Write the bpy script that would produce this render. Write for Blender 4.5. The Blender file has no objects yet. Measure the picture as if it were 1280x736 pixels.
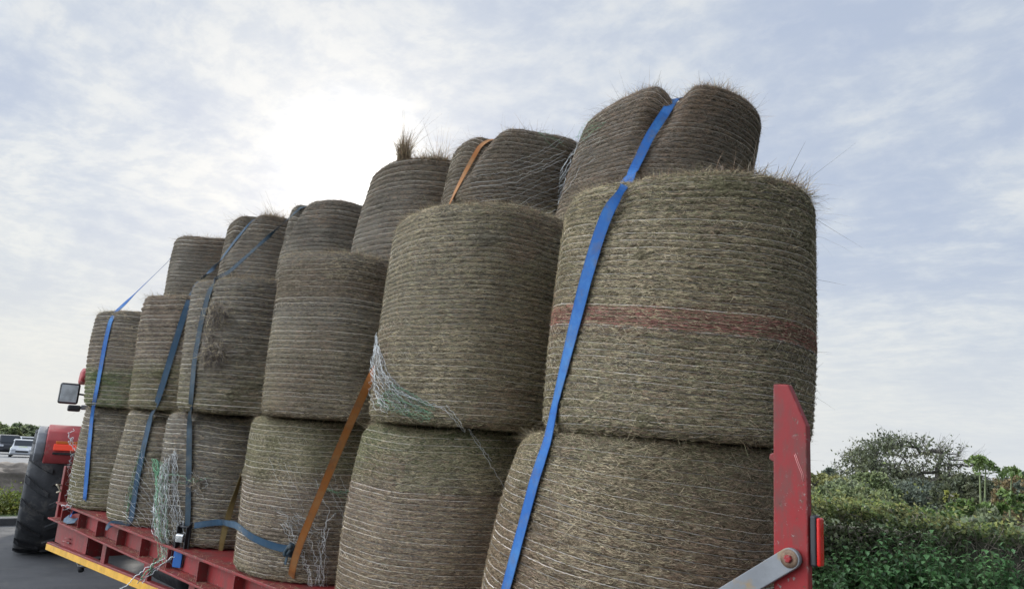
import bpy, bmesh, math, random
import numpy as np
from mathutils import Vector, Matrix
from mathutils.bvhtree import BVHTree

# ------------------------------------------------------------------ camera, sky, sun, exposure
SC = bpy.context.scene
COL = SC.collection
PI = math.pi
EYE = 2.1
F, YAW, PITCH, ROLL = 908.8, -.789, .198, .071      # pixels of a 1280-wide frame, radians
_f0 = Vector((math.sin(YAW), math.cos(YAW), 0)); _r0 = Vector((math.cos(YAW), -math.sin(YAW), 0)); _z = Vector((0, 0, 1))
FWD = _f0 * math.cos(PITCH) + _z * math.sin(PITCH)
_up = -_f0 * math.sin(PITCH) + _z * math.cos(PITCH)
RIGHT = _r0 * math.cos(ROLL) + _up * math.sin(ROLL)
UP = _up * math.cos(ROLL) - _r0 * math.sin(ROLL)
EYEP = Vector((0, 0, EYE))

cam = bpy.data.cameras.new('camera'); camo = bpy.data.objects.new('camera', cam); COL.objects.link(camo)
cam.sensor_width = 36; cam.lens = F / 1280 * 36; cam.clip_end = 5000; cam.clip_start = .05
camo.matrix_world = Matrix(((RIGHT.x, UP.x, -FWD.x, 0), (RIGHT.y, UP.y, -FWD.y, 0), (RIGHT.z, UP.z, -FWD.z, EYE), (0, 0, 0, 1)))
SC.camera = camo

def ray(x, y):
    return (FWD * F + RIGHT * (x - 640) - UP * (y - 368)).normalized()
def atY(x, y, Y):
    d = ray(x, y); return EYEP + d * (Y / d.y)
def atD(x, y, D):
    return EYEP + ray(x, y) * D

SUN = ray(440, 216)
SUN_EL = math.asin(SUN.z); SUN_ROT = math.atan2(SUN.x, SUN.y)
sl = bpy.data.lights.new('sun', 'SUN'); sl.energy = 2.4; sl.angle = math.radians(4); sl.color = (1, .95, .86)
so = bpy.data.objects.new('sun', sl); COL.objects.link(so)
so.rotation_euler = (-SUN).to_track_quat('-Z', 'Y').to_euler()

SC.view_settings.view_transform = 'Standard'; SC.view_settings.look = 'None'
SC.view_settings.exposure = 0.36; SC.view_settings.gamma = 1
SC.render.engine = 'CYCLES'
SC.cycles.max_bounces = 6; SC.cycles.diffuse_bounces = 3; SC.cycles.transparent_max_bounces = 6
try: SC.cycles.use_denoising = True
except Exception: pass

class NT:
    """small node-graph writer"""
    def __init__(s, tree): s.t = tree; s.n = tree.nodes; s.l = tree.links
    def node(s, typ, **kw):
        n = s.n.new(typ)
        for k, v in kw.items():
            if k.startswith('in_'):
                key = k[3:]; sock = n.inputs[int(key)] if key.isdigit() else n.inputs[key.replace('_', ' ')]
                s.put(sock, v)
            else: setattr(n, k, v)
        return n
    def put(s, sock, v):
        if hasattr(v, 'is_output'): s.l.new(v, sock)
        else: sock.default_value = v
    def math(s, op, a, b=0., c=None, clamp=False):
        n = s.n.new('ShaderNodeMath'); n.operation = op; n.use_clamp = clamp
        s.put(n.inputs[0], a); s.put(n.inputs[1], b)
        if c is not None: s.put(n.inputs[2], c)
        return n.outputs[0]
    def vmath(s, op, a, b=(0, 0, 0), out=0):
        n = s.n.new('ShaderNodeVectorMath'); n.operation = op
        s.put(n.inputs[0], a); s.put(n.inputs[1], b); return n.outputs[out]
    def mix(s, f, a, b, mode='MIX'):
        n = s.n.new('ShaderNodeMix'); n.data_type = 'RGBA'; n.blend_type = mode
        s.put(n.inputs[0], f); s.put(n.inputs[6], a); s.put(n.inputs[7], b); return n.outputs[2]
    def noise(s, vec, scale, detail=3, rough=.5, dist=0., out=0):
        n = s.n.new('ShaderNodeTexNoise'); s.put(n.inputs['Vector'], vec)
        n.inputs['Scale'].default_value = scale; n.inputs['Detail'].default_value = detail
        n.inputs['Roughness'].default_value = rough; n.inputs['Distortion'].default_value = dist
        return n.outputs[out]
    def ramp(s, v, lo, hi, a=0., b=1.):
        n = s.n.new('ShaderNodeMapRange'); n.interpolation_type = 'SMOOTHSTEP'
        s.put(n.inputs[0], v)
        for i, x in enumerate((lo, hi, a, b)): s.put(n.inputs[1 + i], x)
        return n.outputs[0]

def c4(c): return (c[0], c[1], c[2], 1)

FILL_LOBE = 7.2
def build_world():
    w = bpy.data.worlds.new('World'); SC.world = w; w.use_nodes = True
    w.node_tree.nodes.clear(); g = NT(w.node_tree)
    out = g.node('ShaderNodeOutputWorld'); bg = g.node('ShaderNodeBackground'); g.l.new(bg.outputs[0], out.inputs[0])
    S = .1; bg.inputs[1].default_value = S
    sky = g.node('ShaderNodeTexSky', sky_type='NISHITA', sun_disc=False, sun_elevation=SUN_EL, sun_rotation=SUN_ROT, air_density=1.0, dust_density=1.5)
    d = g.vmath('NORMALIZE', g.node('ShaderNodeTexCoord').outputs['Generated'])
    sep = g.node('ShaderNodeSeparateXYZ', in_0=d)
    z = sep.outputs[2]
    # clouds live on a high curved layer: project the direction on it
    k = g.math('DIVIDE', 1., g.math('ADD', g.math('MAXIMUM', z, 0.), .16))
    q = g.node('ShaderNodeCombineXYZ', in_0=g.math('MULTIPLY', sep.outputs[0], k), in_1=g.math('MULTIPLY', sep.outputs[1], k), in_2=0.).outputs[0]
    wob = g.noise(q, 1.1, 3, .5, 0, 1)
    q2 = g.vmath('ADD', q, g.vmath('MULTIPLY', wob, (.28, .28, 0)))
    big = g.noise(q2, .85, 4, .55)
    mid = g.noise(q2, 3.2, 6, .62)
    rip = g.noise(g.vmath('MULTIPLY', q2, (1., 1.25, 1)), 11., 5, .62, .1)
    cs = g.vmath('DOT_PRODUCT', d, tuple(SUN), out=1)
    cov = g.math('ADD', g.math('MULTIPLY', big, .62), g.math('ADD', g.math('MULTIPLY', mid, .34), g.math('MULTIPLY', rip, .20)))
    # thicker cover towards the sun and the horizon
    cov = g.math('ADD', cov, g.math('ADD', g.math('MULTIPLY', g.math('SUBTRACT', cs, .74), .11), g.ramp(z, .0, .34, .06, 0.)))
    bright = g.ramp(cov, .47, .82)
    cr = g.node('ShaderNodeValToRGB'); e = cr.color_ramp.elements; e.new(.35); e.new(.65)
    for k, (p, c) in enumerate(((0., (.365, .425, .545)), (.35, (.49, .535, .60)), (.65, (.59, .615, .635)), (1., (.665, .675, .67)))): e[k].position = p; e[k].color = c4(c)
    g.l.new(bright, cr.inputs[0])
    ccol = g.vmath('MULTIPLY', cr.outputs[0], (10, 10, 10))
    ccol = g.mix(g.math('MULTIPLY', g.ramp(rip, .38, .58, 1., 0.), .27), ccol, c4((4.2, 4.75, 5.6)))
    col = g.mix(.93, sky.outputs[0], ccol)
    # milky band towards the horizon, going on below it
    hz = g.ramp(z, -.02, .30, .85, 0.)
    hcol = g.mix(g.ramp(cs, .2, .98), c4((4.9, 5.45, 6.2)), c4((6.3, 6.4, 6.2)))
    col = g.mix(hz, col, hcol)
    # bright veil round the hidden sun, broken up by the cloud texture
    csn = g.math('ADD', cs, g.math('MULTIPLY', g.math('SUBTRACT', mid, .5), .016))
    core = g.math('POWER', g.math('MAXIMUM', csn, 0.), 620.)
    mid_h = g.math('POWER', g.math('MAXIMUM', csn, 0.), 90.)
    halo = g.math('POWER', g.math('MAXIMUM', csn, 0.), 18.)
    glow = g.math('ADD', g.math('ADD', g.math('MULTIPLY', core, 14.), g.math('MULTIPLY', mid_h, .42)), g.math('MULTIPLY', halo, .16))
    gl = g.vmath('MULTIPLY', g.node('ShaderNodeCombineXYZ', in_0=glow, in_1=glow, in_2=glow).outputs[0], (1, .985, .95))
    # bright sky lobe added behind the camera, out of view, to light the bales
    back = g.ramp(g.vmath('DOT_PRODUCT', d, tuple(Vector((-.46, -.81, .36)).normalized()), out=1), .46, .97, 1., FILL_LOBE)
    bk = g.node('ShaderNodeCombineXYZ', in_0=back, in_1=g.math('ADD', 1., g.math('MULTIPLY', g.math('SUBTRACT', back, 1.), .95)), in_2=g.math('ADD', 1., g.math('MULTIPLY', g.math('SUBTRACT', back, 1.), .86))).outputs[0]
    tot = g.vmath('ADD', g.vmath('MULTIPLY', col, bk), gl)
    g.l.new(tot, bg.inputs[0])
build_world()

# ------------------------------------------------------------------ materials
MATS = {}
def pmat(name, color, rough=.6, metal=0., var=.0, vscale=6., bump=0., bscale=40., dirt=None, dscale=3., damt=.4, spec=.5, emit=None):
    if name in MATS: return MATS[name]
    m = bpy.data.materials.new(name); m.use_nodes = True; g = NT(m.node_tree); b = m.node_tree.nodes['Principled BSDF']
    tc = g.node('ShaderNodeTexCoord').outputs['Object']
    col = c4(color)
    if var:
        n = g.noise(tc, vscale, 5, .6)
        a = c4([max(0, x * (1 - var)) for x in color]); e = c4([min(1, x * (1 + var)) for x in color])
        col = g.mix(g.ramp(n, .3, .7), a, e)
    if dirt:
        n = g.noise(tc, dscale, 6, .7)
        col = g.mix(g.ramp(n, .52, .68, 0., damt), col, c4(dirt))
    g.put(b.inputs['Base Color'], col)
    if var or dirt:
        g.put(b.inputs['Roughness'], g.ramp(g.noise(tc, vscale * 1.7, 3), .3, .7, max(0, rough - .1), min(1, rough + .12)))
    else: b.inputs['Roughness'].default_value = rough
    b.inputs['Metallic'].default_value = metal
    b.inputs['Specular IOR Level'].default_value = spec
    if bump:
        bn = g.node('ShaderNodeBump', in_Strength=bump, in_Distance=.01)
        g.l.new(g.noise(tc, bscale, 4, .6), bn.inputs['Height']); g.l.new(bn.outputs[0], b.inputs['Normal'])
    if emit:
        g.put(b.inputs['Emission Color'], c4(emit[0])); b.inputs['Emission Strength'].default_value = emit[1]
    MATS[name] = m; return m

def thin_mat(name, cols, trans=.35, scale=1.5, rough=.7):
    """leaf / straw: diffuse plus translucent, colour from a position noise"""
    if name in MATS: return MATS[name]
    m = bpy.data.materials.new(name); m.use_nodes = True; g = NT(m.node_tree); g.n.clear()
    out = g.node('ShaderNodeOutputMaterial')
    tc = g.node('ShaderNodeTexCoord').outputs['Object']
    n = g.noise(tc, scale, 5, .7)
    cr = g.node('ShaderNodeValToRGB'); els = cr.color_ramp.elements
    while len(els) < len(cols): els.new(.5)
    for i, c in enumerate(cols):
        els[i].position = .3 + .4 * i / max(1, len(cols) - 1); els[i].color = c4(c)
    g.l.new(n, cr.inputs[0])
    geo = g.node('ShaderNodeNewGeometry')
    rnd = g.ramp(geo.outputs['Random Per Island'], 0, 1, .42, 1.5)
    col = g.mix(1., cr.outputs[0], g.node('ShaderNodeCombineColor', in_0=rnd, in_1=rnd, in_2=rnd).outputs[0], 'MULTIPLY')
    df = g.node('ShaderNodeBsdfDiffuse', in_Color=col); tr = g.node('ShaderNodeBsdfTranslucent', in_Color=col)
    mx = g.node('ShaderNodeMixShader', in_0=trans); g.l.new(df.outputs[0], mx.inputs[1]); g.l.new(tr.outputs[0], mx.inputs[2])
    gl = g.node('ShaderNodeBsdfGlossy', in_Roughness=.45); gl.inputs[0].default_value = (1, 1, 1, 1)
    m2 = g.node('ShaderNodeMixShader', in_0=.03); g.l.new(mx.outputs[0], m2.inputs[1]); g.l.new(gl.outputs[0], m2.inputs[2])
    g.l.new(m2.outputs[0], out.inputs[0]); MATS[name] = m; return m

def hay_mat(name, bands, seed):
    """bands: list of (height share, colour) from the bale's foot to its top"""
    m = bpy.data.materials.new(name); m.use_nodes = True; g = NT(m.node_tree); b = m.node_tree.nodes['Principled BSDF']
    tc = g.node('ShaderNodeTexCoord').outputs['Object']
    sp = g.node('ShaderNodeSeparateXYZ', in_0=tc)
    ang = g.math('ARCTAN2', sp.outputs[1], sp.outputs[0])
    # round the bale: angle (through sin/cos, no seam) squeezed so that fibres run along the wrap
    v = g.node('ShaderNodeCombineXYZ', in_0=g.math('MULTIPLY', g.math('SINE', ang), 1.), in_1=g.math('MULTIPLY', g.math('COSINE', ang), 1.), in_2=g.math('MULTIPLY', sp.outputs[2], 5.)).outputs[0]
    v = g.vmath('ADD', v, (seed * 3.7, seed * 1.9, seed * .7))
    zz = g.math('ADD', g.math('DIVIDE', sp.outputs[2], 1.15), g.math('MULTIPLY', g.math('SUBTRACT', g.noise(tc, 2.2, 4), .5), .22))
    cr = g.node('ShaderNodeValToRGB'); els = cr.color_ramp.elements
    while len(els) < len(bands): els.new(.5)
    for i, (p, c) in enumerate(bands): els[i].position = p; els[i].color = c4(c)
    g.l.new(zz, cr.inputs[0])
    fib = g.noise(v, 26., 6, .7, .6); fine = g.noise(tc, 120., 4, .7); blot = g.noise(tc, 5.5, 5, .65)
    t = g.math('MULTIPLY', g.ramp(fib, .3, .7, .3, 1.5), g.ramp(fine, .3, .7, .7, 1.3))
    t = g.math('MULTIPLY', g.math('MULTIPLY', t, .60), g.ramp(blot, .3, .72, .72, 1.22))
    col = g.mix(1., cr.outputs[0], g.node('ShaderNodeCombineColor', in_0=t, in_1=t, in_2=g.math('MULTIPLY', t, .97)).outputs[0], 'MULTIPLY')
    g.put(b.inputs['Base Color'], col); b.inputs['Roughness'].default_value = .95; b.inputs['Specular IOR Level'].default_value = .1
    bn = g.node('ShaderNodeBump', in_Strength=.8, in_Distance=.012)
    g.l.new(g.math('ADD', fib, g.math('MULTIPLY', fine, .6)), bn.inputs['Height']); g.l.new(bn.outputs[0], b.inputs['Normal'])
    return m

def web_mat(name, color, fade):
    """woven strap: ribs across, sun-faded and dirty patches"""
    if name in MATS: return MATS[name]
    m = bpy.data.materials.new(name); m.use_nodes = True; g = NT(m.node_tree); b = m.node_tree.nodes['Principled BSDF']
    uv = g.node('ShaderNodeUVMap').outputs[0]
    tc = g.node('ShaderNodeTexCoord').outputs['Object']
    wv = g.node('ShaderNodeTexWave', in_Scale=14.); wv.bands_direction = 'Y'; g.l.new(uv, wv.inputs[0])
    sp = g.node('ShaderNodeSeparateXYZ', in_0=uv)
    edge = g.ramp(g.math('ABSOLUTE', g.math('SUBTRACT', sp.outputs[0], .5)), .36, .40, 0., 1.)
    n = g.noise(tc, 4., 6, .7)
    col = g.mix(g.ramp(n, .42, .7), c4(color), c4(fade))
    col = g.mix(g.math('MULTIPLY', edge, .35), col, c4([x * .55 for x in color]))
    col = g.mix(g.math('MULTIPLY', g.ramp(g.noise(tc, 11., 6, .75), .48, .7), .5), col, c4((.12, .1, .07)))
    g.put(b.inputs['Base Color'], col); b.inputs['Roughness'].default_value = .6; b.inputs['Specular IOR Level'].default_value = .3
    bn = g.node('ShaderNodeBump', in_Strength=.35, in_Distance=.002); g.l.new(wv.outputs[1], bn.inputs['Height']); g.l.new(bn.outputs[0], b.inputs['Normal'])
    MATS[name] = m; return m

def chipped_paint(name, color, rough):
    m = bpy.data.materials.new(name); m.use_nodes = True; g = NT(m.node_tree); b = m.node_tree.nodes['Principled BSDF']
    tc = g.node('ShaderNodeTexCoord').outputs['Object']
    fade = g.noise(tc, 2.2, 5, .6); col = g.mix(g.ramp(fade, .3, .7), c4(color), c4((color[0] * .72, color[1] * 1.3, color[2] * 1.1)))
    grime = g.noise(g.vmath('MULTIPLY', tc, (1, 1, .35)), 9., 6, .75); col = g.mix(g.ramp(grime, .42, .68, 0., .7), col, c4((.085, .05, .04)))
    chips = g.noise(tc, 45., 5, .75); ck = g.math('MULTIPLY', g.ramp(chips, .60, .64), g.ramp(g.noise(tc, 6., 3), .40, .56))
    bev = g.node('ShaderNodeBevel', samples=4, in_Radius=.007); geo = g.node('ShaderNodeNewGeometry')
    ed = g.math('SUBTRACT', 1., g.vmath('DOT_PRODUCT', bev.outputs[0], geo.outputs['True Normal'], 1))
    ek = g.math('MULTIPLY', g.ramp(ed, .015, .10), g.ramp(g.noise(tc, 30., 4, .8), .40, .54))
    k = g.math('MAXIMUM', ck, ek)
    col = g.mix(k, col, g.mix(g.ramp(g.noise(tc, 40., 2), .4, .6), c4((.11, .05, .03)), c4((.28, .20, .18))))
    g.put(b.inputs['Base Color'], col); g.put(b.inputs['Roughness'], g.math('ADD', rough, g.math('MULTIPLY', grime, .25))); b.inputs['Specular IOR Level'].default_value = .35
    bn = g.node('ShaderNodeBump', in_Strength=.35, in_Distance=.003)
    g.l.new(g.math('SUBTRACT', g.math('MULTIPLY', g.noise(tc, 14., 3), .6), k), bn.inputs['Height']); g.l.new(bn.outputs[0], b.inputs['Normal']); return m
RED = chipped_paint('red_paint', (.29, .010, .012), .45)
REDX = chipped_paint('faded_red_paint', (.25, .016, .017), .5)
YEL = pmat('yellow_reflective_tape', (.62, .33, .03), .45, var=.15, vscale=8, dirt=(.25, .16, .06), dscale=7, damt=.6)
STEEL = pmat('grey_painted_steel', (.175, .18, .185), .55, .1, var=.12, vscale=10, dirt=(.24, .16, .07), dscale=12, damt=.8, bump=.08)
DARK = pmat('dark_oily_steel', (.035, .034, .035), .55, .3, var=.3, vscale=10)
RUBBER = pmat('tyre_rubber', (.042, .043, .045), .75, var=.3, vscale=5, dirt=(.13, .12, .105), dscale=5, damt=.7, bump=.15, bscale=30)
BLACK = pmat('black_plastic', (.018, .018, .02), .45, var=.2)
GREYP = pmat('grey_plastic', (.16, .165, .175), .5, var=.2)
CHROME = pmat('worn_metal', (.55, .55, .54), .3, .9, var=.15)
GLASS = pmat('dark_window_glass', (.03, .035, .04), .08, spec=.8)
REDLENS = pmat('red_lens', (.50, .014, .010), .25, var=.1, spec=.5)
AMBER = pmat('amber_lens', (.65, .16, .02), .2, spec=.7)
LITRED = pmat('lit_red_lens', (.6, .05, .03), .25, emit=((1, .10, .05), .25))
MIRROR = pmat('mirror_glass', (.48, .53, .53), .3, 0., var=.25, vscale=8)  # reflected sky is put in as a light grey base colour
def asphalt_mat():
    m = pmat('asphalt', (.062, .062, .064), .85, var=.2, vscale=1.2, bump=.5, bscale=160, dirt=(.10, .095, .085), dscale=2.2, damt=.6); return m
ASPH = asphalt_mat()

# ------------------------------------------------------------------ object helpers
def tag(o, label=None, cat=None, group=None, kind=None):
    if label: o['label'] = label
    if cat: o['category'] = cat
    if group: o['group'] = group
    if kind: o['kind'] = kind
    return o
def thing(name, label, cat, loc=(0, 0, 0), group=None, rz=0.):
    o = bpy.data.objects.new(name, None); COL.objects.link(o); o.location = loc; o.rotation_euler = (0, 0, rz); o.empty_display_size = .2
    return tag(o, label, cat, group)
def link(name, me, mats, parent=None, origin=None):
    for m in (mats if isinstance(mats, (list, tuple)) else [mats]): me.materials.append(m)
    o = bpy.data.objects.new(name, me); COL.objects.link(o)
    if parent is not None:
        o.parent = parent
    if origin is not None: o.location = origin
    return o
def mesh_np(name, V, Q, mats, parent=None, midx=None, smooth=True, origin=None, uv=None):
    """V (n,3), Q (m,3 or 4) arrays -> one mesh object"""
    V = np.asarray(V, np.float32); Q = np.asarray(Q, np.int32); k = Q.shape[1]
    me = bpy.data.meshes.new(name)
    me.vertices.add(len(V)); me.vertices.foreach_set('co', V.ravel())
    me.loops.add(Q.size); me.loops.foreach_set('vertex_index', Q.ravel())
    me.polygons.add(len(Q)); me.polygons.foreach_set('loop_start', np.arange(0, Q.size, k, dtype=np.int32))
    try: me.polygons.foreach_set('loop_total', np.full(len(Q), k, np.int32))
    except Exception: pass
    if midx is not None: me.polygons.foreach_set('material_index', np.asarray(midx, np.int32))
    me.polygons.foreach_set('use_smooth', np.full(len(Q), bool(smooth)))
    if uv is not None:
        l = me.uv_layers.new(name='UVMap'); l.data.foreach_set('uv', np.asarray(uv, np.float32)[Q.ravel()].ravel())
    me.update(calc_edges=True); me.validate()
    return link(name, me, mats, parent, origin)

class MB:
    """collects boxes, prisms, tubes, lathes into ONE mesh"""
    def __init__(s): s.bm = bmesh.new()
    def _sm(s, faces, mi=0, smooth=False):
        for f in faces: f.material_index = mi; f.smooth = smooth
    def box(s, a, b, M=None, mi=0):
        x0, y0, z0 = a; x1, y1, z1 = b
        P = [Vector(p) for p in ((x0, y0, z0), (x1, y0, z0), (x1, y1, z0), (x0, y1, z0), (x0, y0, z1), (x1, y0, z1), (x1, y1, z1), (x0, y1, z1))]
        if M is not None: P = [M @ p for p in P]
        v = [s.bm.verts.new(p) for p in P]
        fs = [s.bm.faces.new([v[i] for i in q]) for q in ((3, 2, 1, 0), (4, 5, 6, 7), (0, 1, 5, 4), (1, 2, 6, 5), (2, 3, 7, 6), (3, 0, 4, 7))]
        s._sm(fs, mi); return s
    def prism(s, pts, axis, a, b, M=None, mi=0, smooth=False):
        """polygon pts in the other two axes, extruded along axis from a to b"""
        def mk(p, h):
            q = {'x': (h, p[0], p[1]), 'y': (p[0], h, p[1]), 'z': (p[0], p[1], h)}[axis]; q = Vector(q); return M @ q if M is not None else q
        A = [s.bm.verts.new(mk(p, a)) for p in pts]; B = [s.bm.verts.new(mk(p, b)) for p in pts]; n = len(pts)
        fs = [s.bm.faces.new(A[::-1]), s.bm.faces.new(B)]
        sd = [s.bm.faces.new((A[i], A[(i + 1) % n], B[(i + 1) % n], B[i])) for i in range(n)]
        s._sm(fs + sd, mi); s._sm(sd, mi, smooth); return s
    def tube(s, pts, r, n=8, mi=0, cap=True):
        pts = [Vector(p) for p in pts]; rr = r if isinstance(r, (list, tuple)) else [r] * len(pts)
        rings = []; ref = None
        for i, p in enumerate(pts):
            t = (pts[min(i + 1, len(pts) - 1)] - pts[max(i - 1, 0)]).normalized()
            if ref is None: ref = t.orthogonal().normalized()
            ref = (ref - t * ref.dot(t)).normalized(); b = t.cross(ref)
            rings.append([s.bm.verts.new(p + (ref * math.cos(2 * PI * k / n) + b * math.sin(2 * PI * k / n)) * rr[i]) for k in range(n)])
        fs = [s.bm.faces.new((a[k], a[(k + 1) % n], c[(k + 1) % n], c[k])) for a, c in zip(rings, rings[1:]) for k in range(n)]
        s._sm(fs, mi, True)
        if cap: s._sm([s.bm.faces.new(rings[0][::-1]), s.bm.faces.new(rings[-1])], mi)
        return s
    def lathe(s, prof, M=None, n=32, mi=0, axis='y', smooth=True):
        """prof: (radius, along) pairs turned round the axis"""
        rings = []
        for r, h in prof:
            ring = []
            for k in range(n):
                a = 2 * PI * k / n; c, d = r * math.cos(a), r * math.sin(a)
                q = Vector({'y': (c, h, d), 'x': (h, c, d), 'z': (c, d, h)}[axis])
                ring.append(s.bm.verts.new(M @ q if M is not None else q))
            rings.append(ring)
        fs = [s.bm.faces.new((a[k], a[(k + 1) % n], c[(k + 1) % n], c[k])) for a, c in zip(rings, rings[1:]) for k in range(n)]
        s._sm(fs, mi, smooth)
        s._sm([s.bm.faces.new(rings[0]), s.bm.faces.new(rings[-1][::-1])], mi)
        return s
    def build(s, name, mats, parent=None, bevel=0., seg=2, origin=None, smooth_bevel=True):
        bmesh.ops.recalc_face_normals(s.bm, faces=s.bm.faces)
        if bevel:
            es = [e for e in s.bm.edges if len(e.link_faces) == 2 and e.calc_face_angle(0) > .5]
            bmesh.ops.bevel(s.bm, geom=es, offset=bevel, segments=seg, affect='EDGES', clamp_overlap=True, profile=.5)
        me = bpy.data.meshes.new(name); s.bm.to_mesh(me); s.bm.free()
        return link(name, me, mats, parent, origin)

def tubes_np(P, r, ref):
    """many polylines at once: P (N,K,3), r scalar or (N,K), ref (N,K,3) rough normals -> 3-sided tubes"""
    N, K, _ = P.shape
    T = np.gradient(P, axis=1); T /= np.linalg.norm(T, axis=2, keepdims=True) + 1e-9
    B = np.cross(T, ref); B /= np.linalg.norm(B, axis=2, keepdims=True) + 1e-9
    A = np.cross(B, T)
    r = np.broadcast_to(np.asarray(r, float), (N, K))[..., None]
    V = np.stack([P + r * (A * math.cos(a) + B * math.sin(a)) for a in (0, 2.094, 4.189)], axis=2)   # N,K,3,3
    idx = np.arange(N * K * 3).reshape(N, K, 3)
    a = idx[:, :-1]; b = idx[:, 1:]
    Q = np.stack([a, np.roll(a, -1, 2), np.roll(b, -1, 2), b], axis=-1).reshape(-1, 4)
    return V.reshape(-1, 3), Q
def blades_np(P, w, side):
    """flat tapered blades: P (N,K,3) centre lines, w (N,K) widths, side (N,3) width directions"""
    N, K, _ = P.shape
    o = side[:, None, :] * (np.broadcast_to(np.asarray(w, float), (N, K))[..., None] * .5)
    V = np.stack([P - o, P + o], axis=2)
    idx = np.arange(N * K * 2).reshape(N, K, 2)
    Q = np.stack([idx[:, :-1, 0], idx[:, :-1, 1], idx[:, 1:, 1], idx[:, 1:, 0]], axis=-1).reshape(-1, 4)
    return V.reshape(-1, 3), Q
def join_vq(parts):
    V = []; Q = []; n = 0
    for v, q in parts:
        V.append(v); Q.append(q + n); n += len(v)
    return np.concatenate(V), np.concatenate(Q)
def sstep(x, a, b):
    t = np.clip((x - a) / (b - a), 0, 1); return t * t * (3 - 2 * t)

# ------------------------------------------------------------------ ground, roads
def gz(x, y):
    """height of the land: level round the trailer, falling away ahead of the tractor"""
    x = np.asarray(x, float)
    s = np.where(x < -14, (-14 - x) * .036, 0.)
    return -s
def ground_hit(px, py):
    d = ray(px, py); t = 1.
    for _ in range(4000):
        p = EYEP + d * t
        if p.z <= float(gz(p.x, p.y)): return p
        t += max(.02, t * .002)
    return p
def sheet(name, xs, ys, lift, mat, label=None):
    X, Y = np.meshgrid(xs, ys, indexing='ij'); Z = gz(X, Y) + lift
    V = np.stack([X, Y, Z], -1).reshape(-1, 3); nx, ny = X.shape
    i = np.arange(nx * ny).reshape(nx, ny)
    Q = np.stack([i[:-1, :-1], i[1:, :-1], i[1:, 1:], i[:-1, 1:]], -1).reshape(-1, 4)
    o = mesh_np(name, V, Q, mat); o['kind'] = 'structure'; return o
GRASS = pmat('rough_grass', (.06, .085, .03), .95, var=.5, vscale=2, bump=.8, bscale=30, dirt=(.10, .085, .05), dscale=1.3, damt=.7)
xs = np.concatenate([np.linspace(-1500, -120, 12), np.linspace(-110, -14, 40), np.linspace(-12, 20, 12), np.linspace(40, 800, 8)])
ys = np.concatenate([np.linspace(-600, -20, 8), np.linspace(-15, 80, 30), np.linspace(100, 1500, 10)])
sheet('ground', xs, ys, 0., GRASS)
sheet('road', np.concatenate([[-16.4], np.linspace(-14, 30, 8)]), np.linspace(-14, 6.6, 8), .006, ASPH)
sheet('highway', np.linspace(-420, -21, 90), np.linspace(5.0, 26, 8), .008, pmat('pale_asphalt', (.17, .17, .172), .8, var=.15, vscale=.8, bump=.3, bscale=80))
sheet('road_marking', np.linspace(-160, -22, 40), np.array([5.35, 5.55]), .013, pmat('white_road_paint', (.7, .7, .68), .7, var=.15, vscale=5))
sheet('road_marking', np.linspace(-160, -22, 40), np.array([11.2, 11.35]), .013, MATS['white_road_paint'])

# ------------------------------------------------------------------ hay bales
PALE = thin_mat('pale_straw', [(.47, .37, .215), (.58, .475, .30), (.39, .295, .17)], .25, 9)
BROWN = thin_mat('brown_straw', [(.25, .165, .10), (.36, .245, .155), (.15, .097, .06)], .3, 9)
GREEN = thin_mat('green_hay', [(.255, .235, .115), (.345, .315, .17), (.17, .158, .075)], .25, 9)
GREYH = thin_mat('grey_hay', [(.36, .30, .225), (.22, .18, .135), (.44, .375, .29)], .3, 9)
NETW = thin_mat('net_thread', [(.58, .52, .45), (.70, .65, .58), (.46, .40, .33)], .15, 5)
NETZ = thin_mat('fine_net_thread', [(.44, .385, .29), (.54, .475, .37), (.34, .29, .21)], .15, 6)
DARKS = thin_mat('weathered_straw', [(.115, .090, .075), (.17, .135, .11), (.08, .062, .054)], .2, 7)
NETV = thin_mat('white_net_thread', [(.75, .76, .74), (.8, .8, .78)], .2, 8)
NETG = thin_mat('green_net_thread', [(.22, .50, .27), (.34, .60, .38), (.16, .40, .22)], .2, 8)
NETR = thin_mat('red_net_thread', [(.44, .12, .10), (.48, .20, .16), (.34, .17, .12)], .15, 5)

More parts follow.
